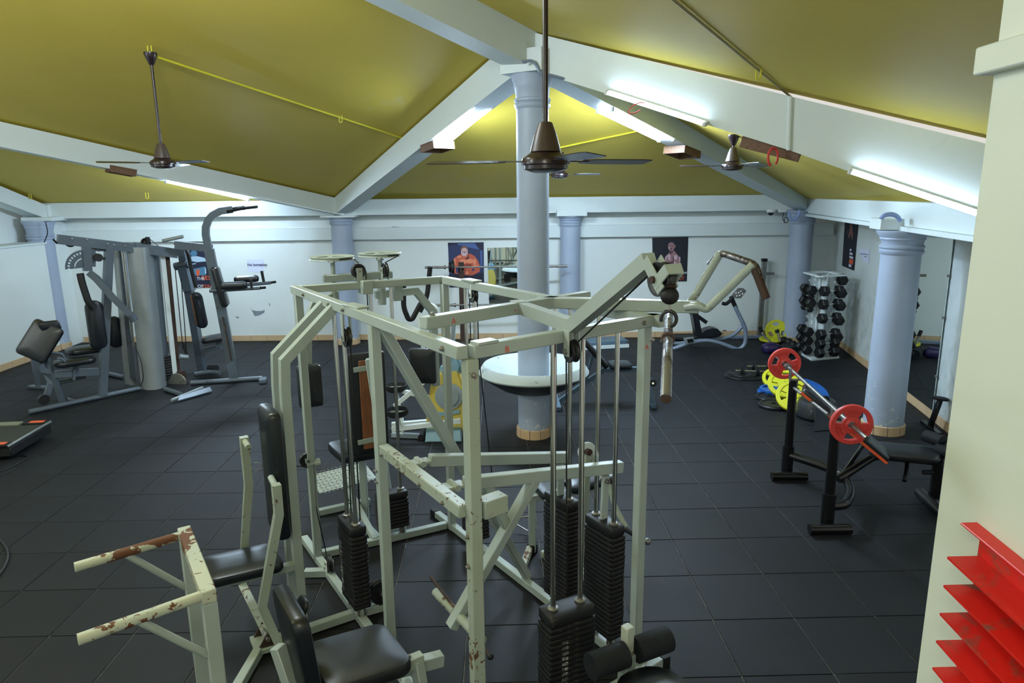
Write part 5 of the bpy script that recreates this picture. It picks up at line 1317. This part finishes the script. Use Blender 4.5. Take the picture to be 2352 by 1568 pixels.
MB().prism([a_(520, 930), a_(600, 925), a_(665, 1270), a_(580, 1280)], .24, bev=.03).build('back_pad', 'vinyl', ab)
MB().bars([a_(480, 928), a_(560, 960), a_(740, 1088)], .06, .05, up=(0, 1, 0)).build('arm_rest', 'rubber', ab)
MB().prism([a_(575, 1285), a_(700, 1180), a_(800, 1150), a_(870, 1160), a_(935, 1230), a_(900, 1262), a_(700, 1300)], .26, bev=.03).build('seat_pad', 'vinyl', ab)
MB().disc(hz(1570, 772, .04), gz, .26, .05, 32).build('turntable', 'rubber', ab)
MB().prism([a_(420, 1305, -.28), a_(555, 1288, -.28), a_(585, 1370, -.28), a_(450, 1392, -.28)], .05, bev=.01).build('counter', 'silver', ab); MB().prism([a_(470, 1325, -.32), a_(550, 1310, -.32), a_(560, 1355, -.32), a_(485, 1370, -.32)], .008).build('counter_screen', 'darkglass', ab)
q = hz(1670, 776, 0); tag(MB().sphere(q + gz * .075 + V((0, .2, 0)), .075, 18).build('medicine_ball', 'hexrubber', o=q + V((0, .2, 0))), 'small black ball on the floor behind the abdominal trainer', 'ball')
# ---- upright bar stand
q = hz(1741, 774, 0) - V((0, .06, 0))
us = thing('bar_upright', 'single grey upright with a cross pin by the back wall', 'stand', q)
MB().bar(q + gz * .001, V((q.x, q.y, hat(597, q.x, q.y))), .075, .06, up=(0, 1, 0)).build('post', 'steel', us)
tz = hat(597, q.x, q.y); MB().box(V((q.x, q.y, tz)), (.09, .075, .05), None, .005).build('cap', 'rubber', us)
z = hat(628, q.x, q.y); MB().cyl(V((q.x - .20, q.y, z)), V((q.x + .18, q.y, z)), .022).build('cross_pin', 'steel', us)
MB().box(V((q.x - .25, q.y - .02, .025)), (.6, .1, .05), None, .005).build('foot', 'bikegrey', us)
# ---- dumbbell tower
tF, tR, tL = V((4.70, 9.88, 0)), V((5.18, 10.0, 0)), V((4.72, 10.44, 0))
ex, ey = (tR - tF).normalized(), (tL - tF).normalized(); wx, wy = (tR - tF).length, (tL - tF).length
tB = tR + tL - tF; tc = (tF + tB) / 2
ZT = hat(632, tF.x, tF.y)
tw = thing('dumbbell_tower', 'white steel dumbbell tower with open square top beside the corner column', 'rack', tc)
MB().prism([tF + gz * .02, tR + gz * .02, tB + gz * .02, tL + gz * .02], .036, gz).build('base_plate', 'white', tw)
for a, b in ((tF, tR), (tR, tB), (tB, tL), (tL, tF)):
    d = (b - a).normalized(); i = V((-d.y, d.x, 0)); MB().box((a + b) / 2 + i * .04 + gz * (ZT - .02), ((b - a).length, .08, .03), (d, i, gz), .003).build('top_rim', 'white', tw)
z_ = lambda py: hat(600 + py / 6.533, tF.x, tF.y)
rows = [z_(y) for y in (452, 650, 862, 1100, 1238, 1375)]
rowsL = [z_(y) for y in (455, 552, 650, 748, 1085, 1222, 1365)]
def notched(o, ax, out, w=.12):
    """vertical plate with hooked notches on its outer edge"""
    pts = []; n = 11; z0, z1 = .04, ZT - .035
    pts.append((0, z0)); pts.append((0, z1)); pts.append((w * .95, z1))
    for k in range(n):
        zt = z1 - (z1 - z0) * (k + .15) / n; zb = z1 - (z1 - z0) * (k + 1) / n; s = zt - zb
        pts += [(w * .62, zt), (w * .50, zt - s * .35), (w * .62, zt - s * .55), (w * .95, zt - s * .5), (w * .98, zt - s * .75)]
    pts.append((w * .8, z0))
    return MB().prism([o + out * p + gz * q for p, q in pts], .004, ax).build('notched_plate', 'white', tw)
sides = {'front': (tF, ex, -ey, wx), 'left': (tF, ey, -ex, wy), 'right': (tR, ey, ex, wy)}
for nm, (o, ax, out, w) in sides.items():
    for t in (.36, .64):
        q = o + ax * w * t - out * .13; notched(q, ax, out)
    q = o + ax * w * .5 - out * .135
    for t in (.36, .64):
        q = o + ax * w * t - out * .135; MB().bar(q + gz * .04, q + gz * (ZT - .03), .05, .04, up=out).build('upright', 'white', tw)
def make_db(label, r, hl, hg):
    t = thing('hex_dumbbell', label, 'dumbbell', (0, 0, 0))
    MB().cyl((-hg / 2 - .01, 0, 0), (hg / 2 + .01, 0, 0), .015, seg=10).build('handle', 'chrome', t)
    for s in (-1, 1):
        q = V((s * (hg / 2 + hl / 2), 0, 0)); m = MB()
        m.ring_sweep([q - V((hl / 2, 0, 0)), q - V((hl / 2 - .012, 0, 0)), q + V((hl / 2 - .012, 0, 0)), q + V((hl / 2, 0, 0))], r, 6, radii=[r * .82, r, r, r * .82]); m.build('head', 'hexrubber', t, smooth=False)
    return t
first = {}
def put_db(kind, pos, ax, label, grp):
    r, hl, hg = dict(big=(.081, .10, .155), small=(.048, .07, .155), mid=(.074, .095, .155))[kind]
    d, s, u = frame_of(ax)
    m = Matrix.Translation(pos) @ Matrix((d, s, u)).transposed().to_4x4()
    if kind not in first:
        t = make_db(label, r, hl, hg); first[kind] = t; t.matrix_world = m; t['group'] = grp; return t
    return dup(first[kind], m, label, grp)
ordn = ['topmost', 'second from the top', 'third from the top', 'fourth from the top', 'fifth from the top', 'sixth from the top', 'lowest']
for k, z in enumerate(rows):
    put_db('big', tF + ex * wx * .5 - ey * .015 + gz * z, ex, 'black hex dumbbell on the front side of the white tower, ' + (ordn[k] if k < 5 else 'lowest'), 'dumbbells on the front of the tower')
for k, z in enumerate(rowsL):
    put_db('small' if k in (1, 3) else 'mid', tF + ey * wy * .5 - ex * .015 + gz * z, ey, ('small ' if k in (1, 3) else '') + 'black hex dumbbell on the left side of the white tower, ' + ordn[k], 'dumbbells on the left of the tower')
for k, y in enumerate((325, 525, 720, 945, 1200)):
    put_db('big', tR + ey * wy * .5 + ex * .015 + gz * z_(y), ey, 'black hex dumbbell on the right side of the white tower, ' + (ordn[k] if k < 4 else 'lowest'), 'dumbbells on the right of the tower')
# ---- grip plates: three-hole plates
def grip_plate(name, label, cat, c, ax, r, t, m, group=None, spokes=3, rot=.5, lift=None):
    """rimmed plate with three long hand holes, hub and rim proud"""
    o = V(c); d, s, u = frame_of(ax)
    e = thing(name, label, cat, o, group)
    MB().lathe([(r * .78, -t / 2), (r * .97, -t / 2), (r, -t * .35), (r, t * .35), (r * .97, t / 2), (r * .78, t / 2)], o, d, 40, closed=True).build('rim', m, e)
    MB().lathe([(.026, -t * .55), (r * .24, -t * .55), (r * .28, -t * .36), (r * .44, -t * .30), (r * .44, t * .30), (r * .28, t * .36), (r * .24, t * .55), (.026, t * .55)], o, d, 28, closed=True).build('hub', m, e)
    for k in range(spokes):
        a0 = rot + 2 * pi * k / spokes; hw0, hw1 = .68, .62; n = 5; pts = []
        for j in range(n + 1): a = a0 - hw1 + 2 * hw1 * j / n; pts.append(o + (s * cos(a) + u * sin(a)) * r * .82)
        for j in range(n + 1): a = a0 + hw0 - 2 * hw0 * j / n; pts.append(o + (s * cos(a) + u * sin(a)) * r * .26)
        sp = MB().prism(pts, t * .6, d).build('web', m, e)
        cdir = s * cos(a0) + u * sin(a0); td = d.cross(cdir)
        for q in ((-1, 1) if name == 'red_plate' else ()):
            MB().box(o + cdir * r * .56 + d * q * t * .31, (r * .34, r * .42, .004), (cdir, td, d), .001).build('raised_panel', m, sp)
    return e
# barbell bench
pA_, pB_ = hz(1806, 1092), hz(1898, 1212)
bz = hat(858, pA_.x, pA_.y); bz2 = hat(948, pB_.x, pB_.y)
wbn = thing('barbell_bench', 'black barbell bench with red-edged backrest on the right of the floor', 'bench', (2.9, 5.1, 0))
def wt(name, pts, r=.03, m='blackmetal', bend=.1): return MB().tube(pts, r, 14, bend).build(name, m, wbn)
for p, zt, hk_ in ((pA_, hat(872, pA_.x, pA_.y), 828), (pB_, hat(985, pB_.x, pB_.y) + .05, 900)):
    wt('rack_post', [p + gz * .05, V((p.x, p.y, zt))], .036); wt('post_sleeve', [p + gz * .04, p + gz * .28], .0485)
    MB().bars([V((p.x - .03, p.y, zt - .01)), V((p.x - .035, p.y, zt + .10))], .012, .035, up=(0, 1, 0)).build('bar_hook', 'steel', wbn)
    MB().bars([V((p.x - .03, p.y, zt)), V((p.x + .05, p.y, zt + .0)), V((p.x + .055, p.y, zt + .03))], .012, .035, up=(0, 1, 0)).build('bar_hook', 'steel', wbn)
for a, b in (((1772, 1093), (1853, 1093)), ((1859, 1215), (1954, 1214))): q0, q1 = hz(*a, .04), hz(*b, .04); wt('post_foot', [q0, q1], .038)
fz = .20
wt('curved_frame', [V((pA_.x, pA_.y, fz)), hz(1885, 1068, fz), hz(1938, 1090, fz), hz(1957, 1130, fz - .02), hz(1940, 1160, fz - .02), V((pB_.x, pB_.y, fz - .02))], .036, bend=.15)
se = hz(2010, 1045, .36); sf = hz(2148, 1058, .38)
wt('spine_tube', [hz(1925, 1100, fz), hz(1990, 1057, .32), se, sf], .036, bend=.2)
wt('strut', [hz(1985, 1018, .42), hz(1940, 1082, .25)], .018); wt('seat_leg', [hz(2084, 1062, .34), hz(2077, 1104, .24)], .018)
MB().pad(hz(2075, 1038, .42), (.50, .30, .06), ((sf - se).normalized(), gz.cross((sf - se)).normalized(), gz), .02, .006, .08).build('seat_pad', 'torn', wbn)
b0, b1 = hz(2036, 1052, .40), vpl(1842, 893, hz(2036, 1052, .40), hz(2036, 1052, .40) + (se - sf))
y_ = (b1 - b0).normalized(); x_ = gz.cross(y_).normalized(); n_ = y_.cross(x_); n_ = n_ if n_.z > 0 else -n_
MB().pad((b0 + b1) / 2 + n_ * .015, (.24, (b1 - b0).length, .05), (x_, y_, n_), .014, .004, .03).build('back_pad', 'vinyl', wbn)
pip = MB()
pip.bar(b0 - x_ * .122, b1 - x_ * .122, .010, .022, up=n_).build('red_edge', 'orange', wbn)
MB().bar(b0 + x_ * .122, b1 + x_ * .122, .010, .022, up=n_).build('red_edge', 'orange', wbn)
wt('chrome_stay', [vpl(1818, 886, pA_, pB_), vpl(1902, 952, pA_, pB_)], .014, 'steel')
ep = hz(2145, 1152, 0); wt('end_post', [V((ep.x, ep.y, .04)), V((ep.x, ep.y, .52))], .045); wt('end_foot', [hz(2112, 1130, .04), hz(2172, 1184, .04)], .042)
MB().cyl(hz(2126, 1000, .52), hz(2166, 1014, .52), .05).build('foam_roller', 'foam', wbn); MB().cyl(hz(2150, 1032, .46), hz(2195, 1045, .46), .05).build('foam_roller', 'foam', wbn); wt('plate_pin', [hz(2158, 1026, .48), hz(2186, 1040, .48)], .014, 'rust')
wt('roller_bar', [V((ep.x, ep.y, .50)), hz(2160, 1012, .52)], .02); MB().cyl(V((ep.x - .12, ep.y, .26)), V((ep.x - .02, ep.y, .26)), .02).build('pin_knob', 'rubber', wbn)
# the barbell on it
bd0 = V((pB_.x - pA_.x, pB_.y - pA_.y, 0)); bd0 = (V((pB_.x, pB_.y, bz2)) - V((pA_.x, pA_.y, bz))).normalized(); zc0 = V((pA_.x + .012, pA_.y, bz))
far_, near_ = zc0 - bd0 * .58, vpl(1990, 997, pA_, pB_)
near_ = zc0 + bd0 * 1.48
rb = thing('barbell', 'barbell with red grip plates racked across the black bench', 'barbell', zc0)
MB().cyl(far_, near_, .014, seg=14).build('bar', 'steel', rb)
for a, s in ((near_, -1), (far_, 1)): MB().cyl(a, a + bd0 * s * .02, .016, seg=14).build('bar_end', 'chrome', rb)
MB().lathe([(.014, -.02), (.03, -.02), (.03, .02), (.014, .02)], zc0 - bd0 * .22, bd0, 16, closed=True).build('collar', 'steel', rb)
rp1 = grip_plate('red_plate', 'red grip weight plate at the far end of the racked barbell', 'weight plate', zc0 - bd0 * .32, bd0, .145, .034, 'redplate', 'red plates on the racked barbell', rot=R_(75))
rp2 = grip_plate('red_plate', 'red grip weight plate at the near end of the racked barbell', 'weight plate', zc0 + bd0 * 1.22, bd0, .145, .034, 'redplate', 'red plates on the racked barbell', rot=R_(90))
d, s, u = frame_of(bd0)
for rp, cc_, ra0 in ((rp1, zc0 - bd0 * .32, 75), (rp2, zc0 + bd0 * 1.22, 90)):
    f_o = cc_ + bd0 * .0135
    for a, body in ((R_(ra0), '5KG'), (R_(ra0 + 120), '5'), (R_(ra0 + 240), '5KG')):
        rdir = u * sin(a) + s * cos(a); tdir = rdir.cross(bd0)
        text(body, .036, f_o + rdir * .078 - tdir * .030 * (1 if len(body) > 1 else .4), tdir, rdir, 'redplate', parent=rp, t=.003)
# ---- pile of plates between bench and rack
def flat_plate(label, px, py, r, t, m, z=0.0, tilt=(0, 0), grip=True, group=None, nm='weight_plate'):
    c = hz(px, py, z + t / 2); ax = V((tilt[0], tilt[1], 1)).normalized()
    c.z += r * math.sqrt(tilt[0] ** 2 + tilt[1] ** 2) / max(1, V((tilt[0], tilt[1], 1)).length) * .98
    if grip: return grip_plate(nm, label, 'weight plate', c, ax, r, t, m, group, rot=random.uniform(0, 2))
    e = thing(nm, label, 'weight plate', c, group)
    MB().disc(c, ax, r, t, 32, .026).build('disc', m, e); MB().lathe([(r * .78, t / 2), (r * .93, t / 2), (r * .93, t / 2 + .006), (r * .78, t / 2 + .006)], c, ax, 32, closed=True).build('rim', m, e); MB().lathe([(.03, t / 2), (r * .3, t / 2), (r * .3, t / 2 + .006), (.03, t / 2 + .006)], c, ax, 24, closed=True).build('hub', m, e)
    return e
flat_plate('flat blue weight plate under the yellow ones, lower of two', 1772, 900, .17, .035, 'blueplate')
flat_plate('flat blue weight plate under the yellow ones, upper of two', 1776, 893, .165, .035, 'blueplate', .04)
flat_plate('large black plate lying left of the yellow pile', 1768, 912, .17, .035, 'iron', grip=False)
flat_plate('black plate at the near foot of the yellow pile', 1778, 930, .18, .04, 'iron', grip=False)
flat_plate('yellow grip plate furthest back in the yellow pile', 1785, 885, .19, .04, 'yellowplate', .02, (-.25, -.55))
flat_plate('yellow grip plate in the middle of the yellow pile', 1803, 905, .21, .042, 'yellowplate', .05, (-.2, -.75))
flat_plate('yellow grip plate nearest the bench in the yellow pile', 1822, 936, .20, .042, 'yellowplate', .02, (-.45, -.95))
flat_plate('large blue disc leaning behind the racked barbell', 1850, 915, .27, .045, 'blueplate', .0, (.1, -.35), grip=False)
q = hz(1874, 957, 0)
kb = thing('sandbag', 'worn black bag weight on the floor beside the yellow plates', 'weight', q)
MB().lathe([(0, .002), (.20, .002), (.225, .03), (.215, .14), (.19, .20), (.12, .225), (0, .23)], q, gz, 28).build('bag', 'torn', kb)
MB().tube([q + V((-.06, -.12, .20)), q + V((-.05, -.12, .27)), q + V((.06, -.12, .27)), q + V((.07, -.12, .20))], .014, 8, .04).build('handle', 'rubber', kb); MB().disc(q + V((.0, -.215, .10)), V((.1, -1, .1)), .025, .012, 16).build('brass_eyelet', 'rust', kb)
q = hz(1888, 985, 0)
tag(MB().prism([q + V((-.12, -.08, .005)), q + V((.10, -.04, .005)), q + V((.16, .16, .24)), q + V((-.02, .16, .26))], .012).build('scrap_plate', 'torn', o=q), 'bent grey metal plate leaning by the black bag', 'metal plate')
flat_plate('thin dark plate lying furthest left on the floor, topmost of its stack', 1705, 858, .20, .022, 'iron', .022, grip=False)
flat_plate('thin dark plate lying furthest left on the floor, under another', 1702, 863, .22, .022, 'iron', .0, grip=False)
flat_plate('thin dark plate lying just right of the small two-plate stack', 1722, 864, .19, .024, 'iron', grip=False)
flat_plate('thin dark plate lying behind the loaded dumbbells', 1742, 853, .19, .024, 'iron', .0, grip=False)
def plate_db(label, c, ax, r=.075):
    c = V(c); d = V(ax).normalized(); e = thing('plate_dumbbell', label, 'dumbbell', c, 'plate-loaded dumbbells on the floor')
    MB().cyl(c - d * .19, c + d * .19, .013, seg=10).build('handle', 'chrome', e)
    for s in (-1, 1):
        for k in (0, 1): MB().disc(c + d * s * (.085 + .03 * k), d, r - .008 * k, .022, 24).build('plate', 'iron', e)
    return e
plate_db('plate-loaded dumbbell on the floor, left one of two', hz(1722, 852, .08), (1, -.25, 0)); plate_db('plate-loaded dumbbell on the floor, right one of two', hz(1748, 841, .08), (1, -.3, .05))
# far corner by the column
FYc = 11.2
q = hz(1783, 789, 0); yb_ = aty(1783, 763, 11.28)
grip_plate('weight_plate', 'yellow grip plate standing upright against the far corner wall', 'weight plate', V((yb_.x, yb_.y, .19)), (-.25, -1, .25), .185, .04, 'yellowplate', rot=.4)
flat_plate('yellow grip plate lying flat in the far corner', 1771, 779, .19, .04, 'yellowplate', .05)
q = hz(1757, 786, .25)
barbell_ = thing('curl_bar', 'short black and steel bar leaning in the far corner', 'bar', hz(1765, 790, 0))
MB().tube([aty(1746, 752, 11.2), aty(1752, 768, 11.15), aty(1760, 776, 11.05), aty(1770, 786, 10.95)], .018, 10, .05).build('bar', 'steel', barbell_); MB().cyl(aty(1745, 750, 11.2), aty(1750, 763, 11.17), .028).build('grip', 'rubber', barbell_)
q = hz(1788, 795, .03); sb = thing('short_bar', 'steel dumbbell bar standing on the yellow plate in the far corner', 'bar', q)
MB().cyl(aty(1786, 760, 10.95), aty(1792, 783, 10.9), .022).build('bar', 'steel', sb); MB().cyl(aty(1784, 757, 10.96), aty(1786, 764, 10.95), .034).build('collar', 'iron', sb)
def lying(label, a, b, r, m): return tag(MB().cyl(a, b, r, seg=14).build('roller_bar', m, o=a), label, 'bar')
lying('steel-tipped black bar lying in front of the corner column', hz(1778, 797, .05), hz(1806, 796, .05), .03, 'steel')
lying('black foam-covered bar lying between column and tower', hz(1800, 798, .08), hz(1826, 806, .08), .075, 'foam')
for k, (px, py) in enumerate(((1800, 782), (1812, 786), (1822, 792))):
    q = hz(px, py, .07); tag(MB().sphere(q, .07, 12).build('rubber_weight', 'hexrubber', o=q), ('left', 'middle', 'right')[k] + ' of three small black round weights at the foot of the corner column', 'weight')
q = hz(1775, 812, 0)
tag(MB().pad(q + V((0, .1, .07)), (.26, .2, .13), (V((1, -.1, .1)).normalized(), V((0, 1, 0)), V((-.1, 0, 1)).normalized()), .05, .02, .06).build('bag', 'purple', o=q), 'small dark purple bag on the floor behind the red plate', 'bag')
# ---- small black step stool by the right wall
q = hz(2136, 985, 0)
ss = thing('exercise_stool', 'black stand with a round top pad by the skirting on the right', 'stool', q)
MB().bar(hz(2120, 968, .02), hz(2158, 998, .02), .06, .04).build('foot', 'blackmetal', ss); tp = aty(2160, 915, q.y - .05)
MB().bar(q + gz * .03, tp - gz * .01, .045, .045, up=(0, 1, 0)).build('post', 'blackmetal', ss); MB().pad(tp, (.16, .12, .025), ((1, -.2, -.1), (0.2, 1, 0), (.1, 0, 1)), .008, .004, .05).build('top_pad', 'rubber', ss)
# ---- treadmill corner at the left edge
ta, tb = hz(118, 967, .16), hz(20, 1024, .16)
te = (tb - ta); tl = V((te.y, -te.x, 0)).normalized(); tl = tl if tl.x < 0 else -tl; ew = te.length; ed = te.normalized()
tm_ = thing('treadmill', 'corner of a dark treadmill deck with orange strips at the left edge', 'treadmill', (ta + tb) / 2)
c = (ta + tb) / 2 + tl * .75
MB().box(c - gz * .07, (1.5, ew - .04, .10), (tl, ed, gz), .01).build('deck_base', 'rubber', tm_); MB().box(c - gz * .006, (1.46, ew - .2, .012), (tl, ed, gz), .003).build('belt', 'tread', tm_)
for s in (-1, 1):
    MB().box(c + ed * s * (ew / 2 - .045) + tl * .14, (1.22, .09, .03), (tl, ed, gz), .006).build('side_rail', 'treadrail', tm_)
    MB().box(c + ed * s * (ew / 2 - .045) - tl * .62, (.24, .088, .032), (tl, ed, gz), .006).build('rail_end', 'rubber', tm_); MB().box(c + ed * s * (ew / 2 - .045) - tl * .63, (.15, .07, .036), (tl, ed, gz), .004).build('orange_strip', 'orange', tm_)
MB().box(ta + te / 2 + tl * .005 - gz * .002, (.02, ew, .02), (tl, ed, gz), .004).build('rear_trim', 'silver', tm_)
for s in (-1, 1): MB().box(c + ed * s * (ew / 2 - .12) - tl * .55 - gz * .14, (.14, .05, .04), (tl, ed, gz), .006).build('foot', 'rubber', tm_)
tag(MB().tube([hz(x, y, .008) for x, y in ((-30, 1215), (2, 1240), (18, 1262), (19, 1284), (6, 1310), (-20, 1340))], .008, 8, .1).build('floor_cable', 'cable', o=hz(10, 1280)), 'black cable curling on the floor at the left edge', 'cable')
tag(MB().tube([hz(x, y, .006) for x, y in ((-20, 1088), (20, 1075), (55, 1058), (66, 1049), (52, 1045), (30, 1047))], .006, 8, .1).build('floor_cable', 'cable', o=hz(50, 1055)), 'thin black cable on the floor in front of the treadmill', 'cable')
# ---- rope handle lying inside the gym
q = hz(1200, 1205, .03)
dh = thing('pull_stirrup', 'steel stirrup handle with a bright blue grip on the floor inside the gym', 'handle', q)
g0, g1 = hz(1220, 1188, .12), hz(1218, 1219, .03)
MB().cyl(g0, g1, .017, seg=14).build('grip', 'bluegrip', dh); q2 = hz(1186, 1204, .05)
MB().tube([q2, hz(1194, 1188, .11), g0 + (g0 - g1).normalized() * .01], .005, 6, .02).build('stirrup', 'steel', dh); MB().tube([q2, g1 - (g0 - g1).normalized() * .01], .005, 6).build('stirrup', 'steel', dh)
# ---- red wall rack on the near wall
def nwp(px, py, off=0.0): return atx(px, py, NX - off)
rk0 = nwp(2262, 1215)
rk = thing('wall_rack', 'red plastic wall rack of slanted ledges on the cream wall by the stair', 'rack', rk0)
zt = rk0.z; yf = rk0.y; L = 1.0
hgt, pit = .66, .080
zz = zt - .065
dl = V((0, -1, -.08)).normalized(); du = V((0, 0, 1)); o0 = V((NX, yf, zt))
def rkp(out, along, down): return o0 + V((-out, 0, 0)) + dl * along - du * down
MB().box(rkp(.006, L / 2, hgt / 2), (.012, L, hgt), ((1, 0, 0), dl, du), .003).build('back_plate', 'redplastic', rk)
MB().box(rkp(.022, L / 2 - .03, 0), (.045, L, .006), ((1, 0, 0), dl, du), .002).build('top_lip', 'redplastic', rk)
for k in range(7):
    dd = .065 + k * pit; h = L / 2
    MB().prism([rkp(.012, h, dd), rkp(.097, h, dd), rkp(.097, h, dd + .006), rkp(.020, h, dd + pit * .88), rkp(.012, h, dd + pit * .88)], L - .02, dl, bev=.003).build('ledge', 'redplastic', rk)
tag(MB().cyl(V((NX - .03, yf + .0, zt - .10)), V((NX, yf + .004, zt - .10)), .004, seg=8).build('nail', 'steel', o=V((NX, yf, zt - .1))), 'small nail in the cream wall beside the red rack', 'nail')
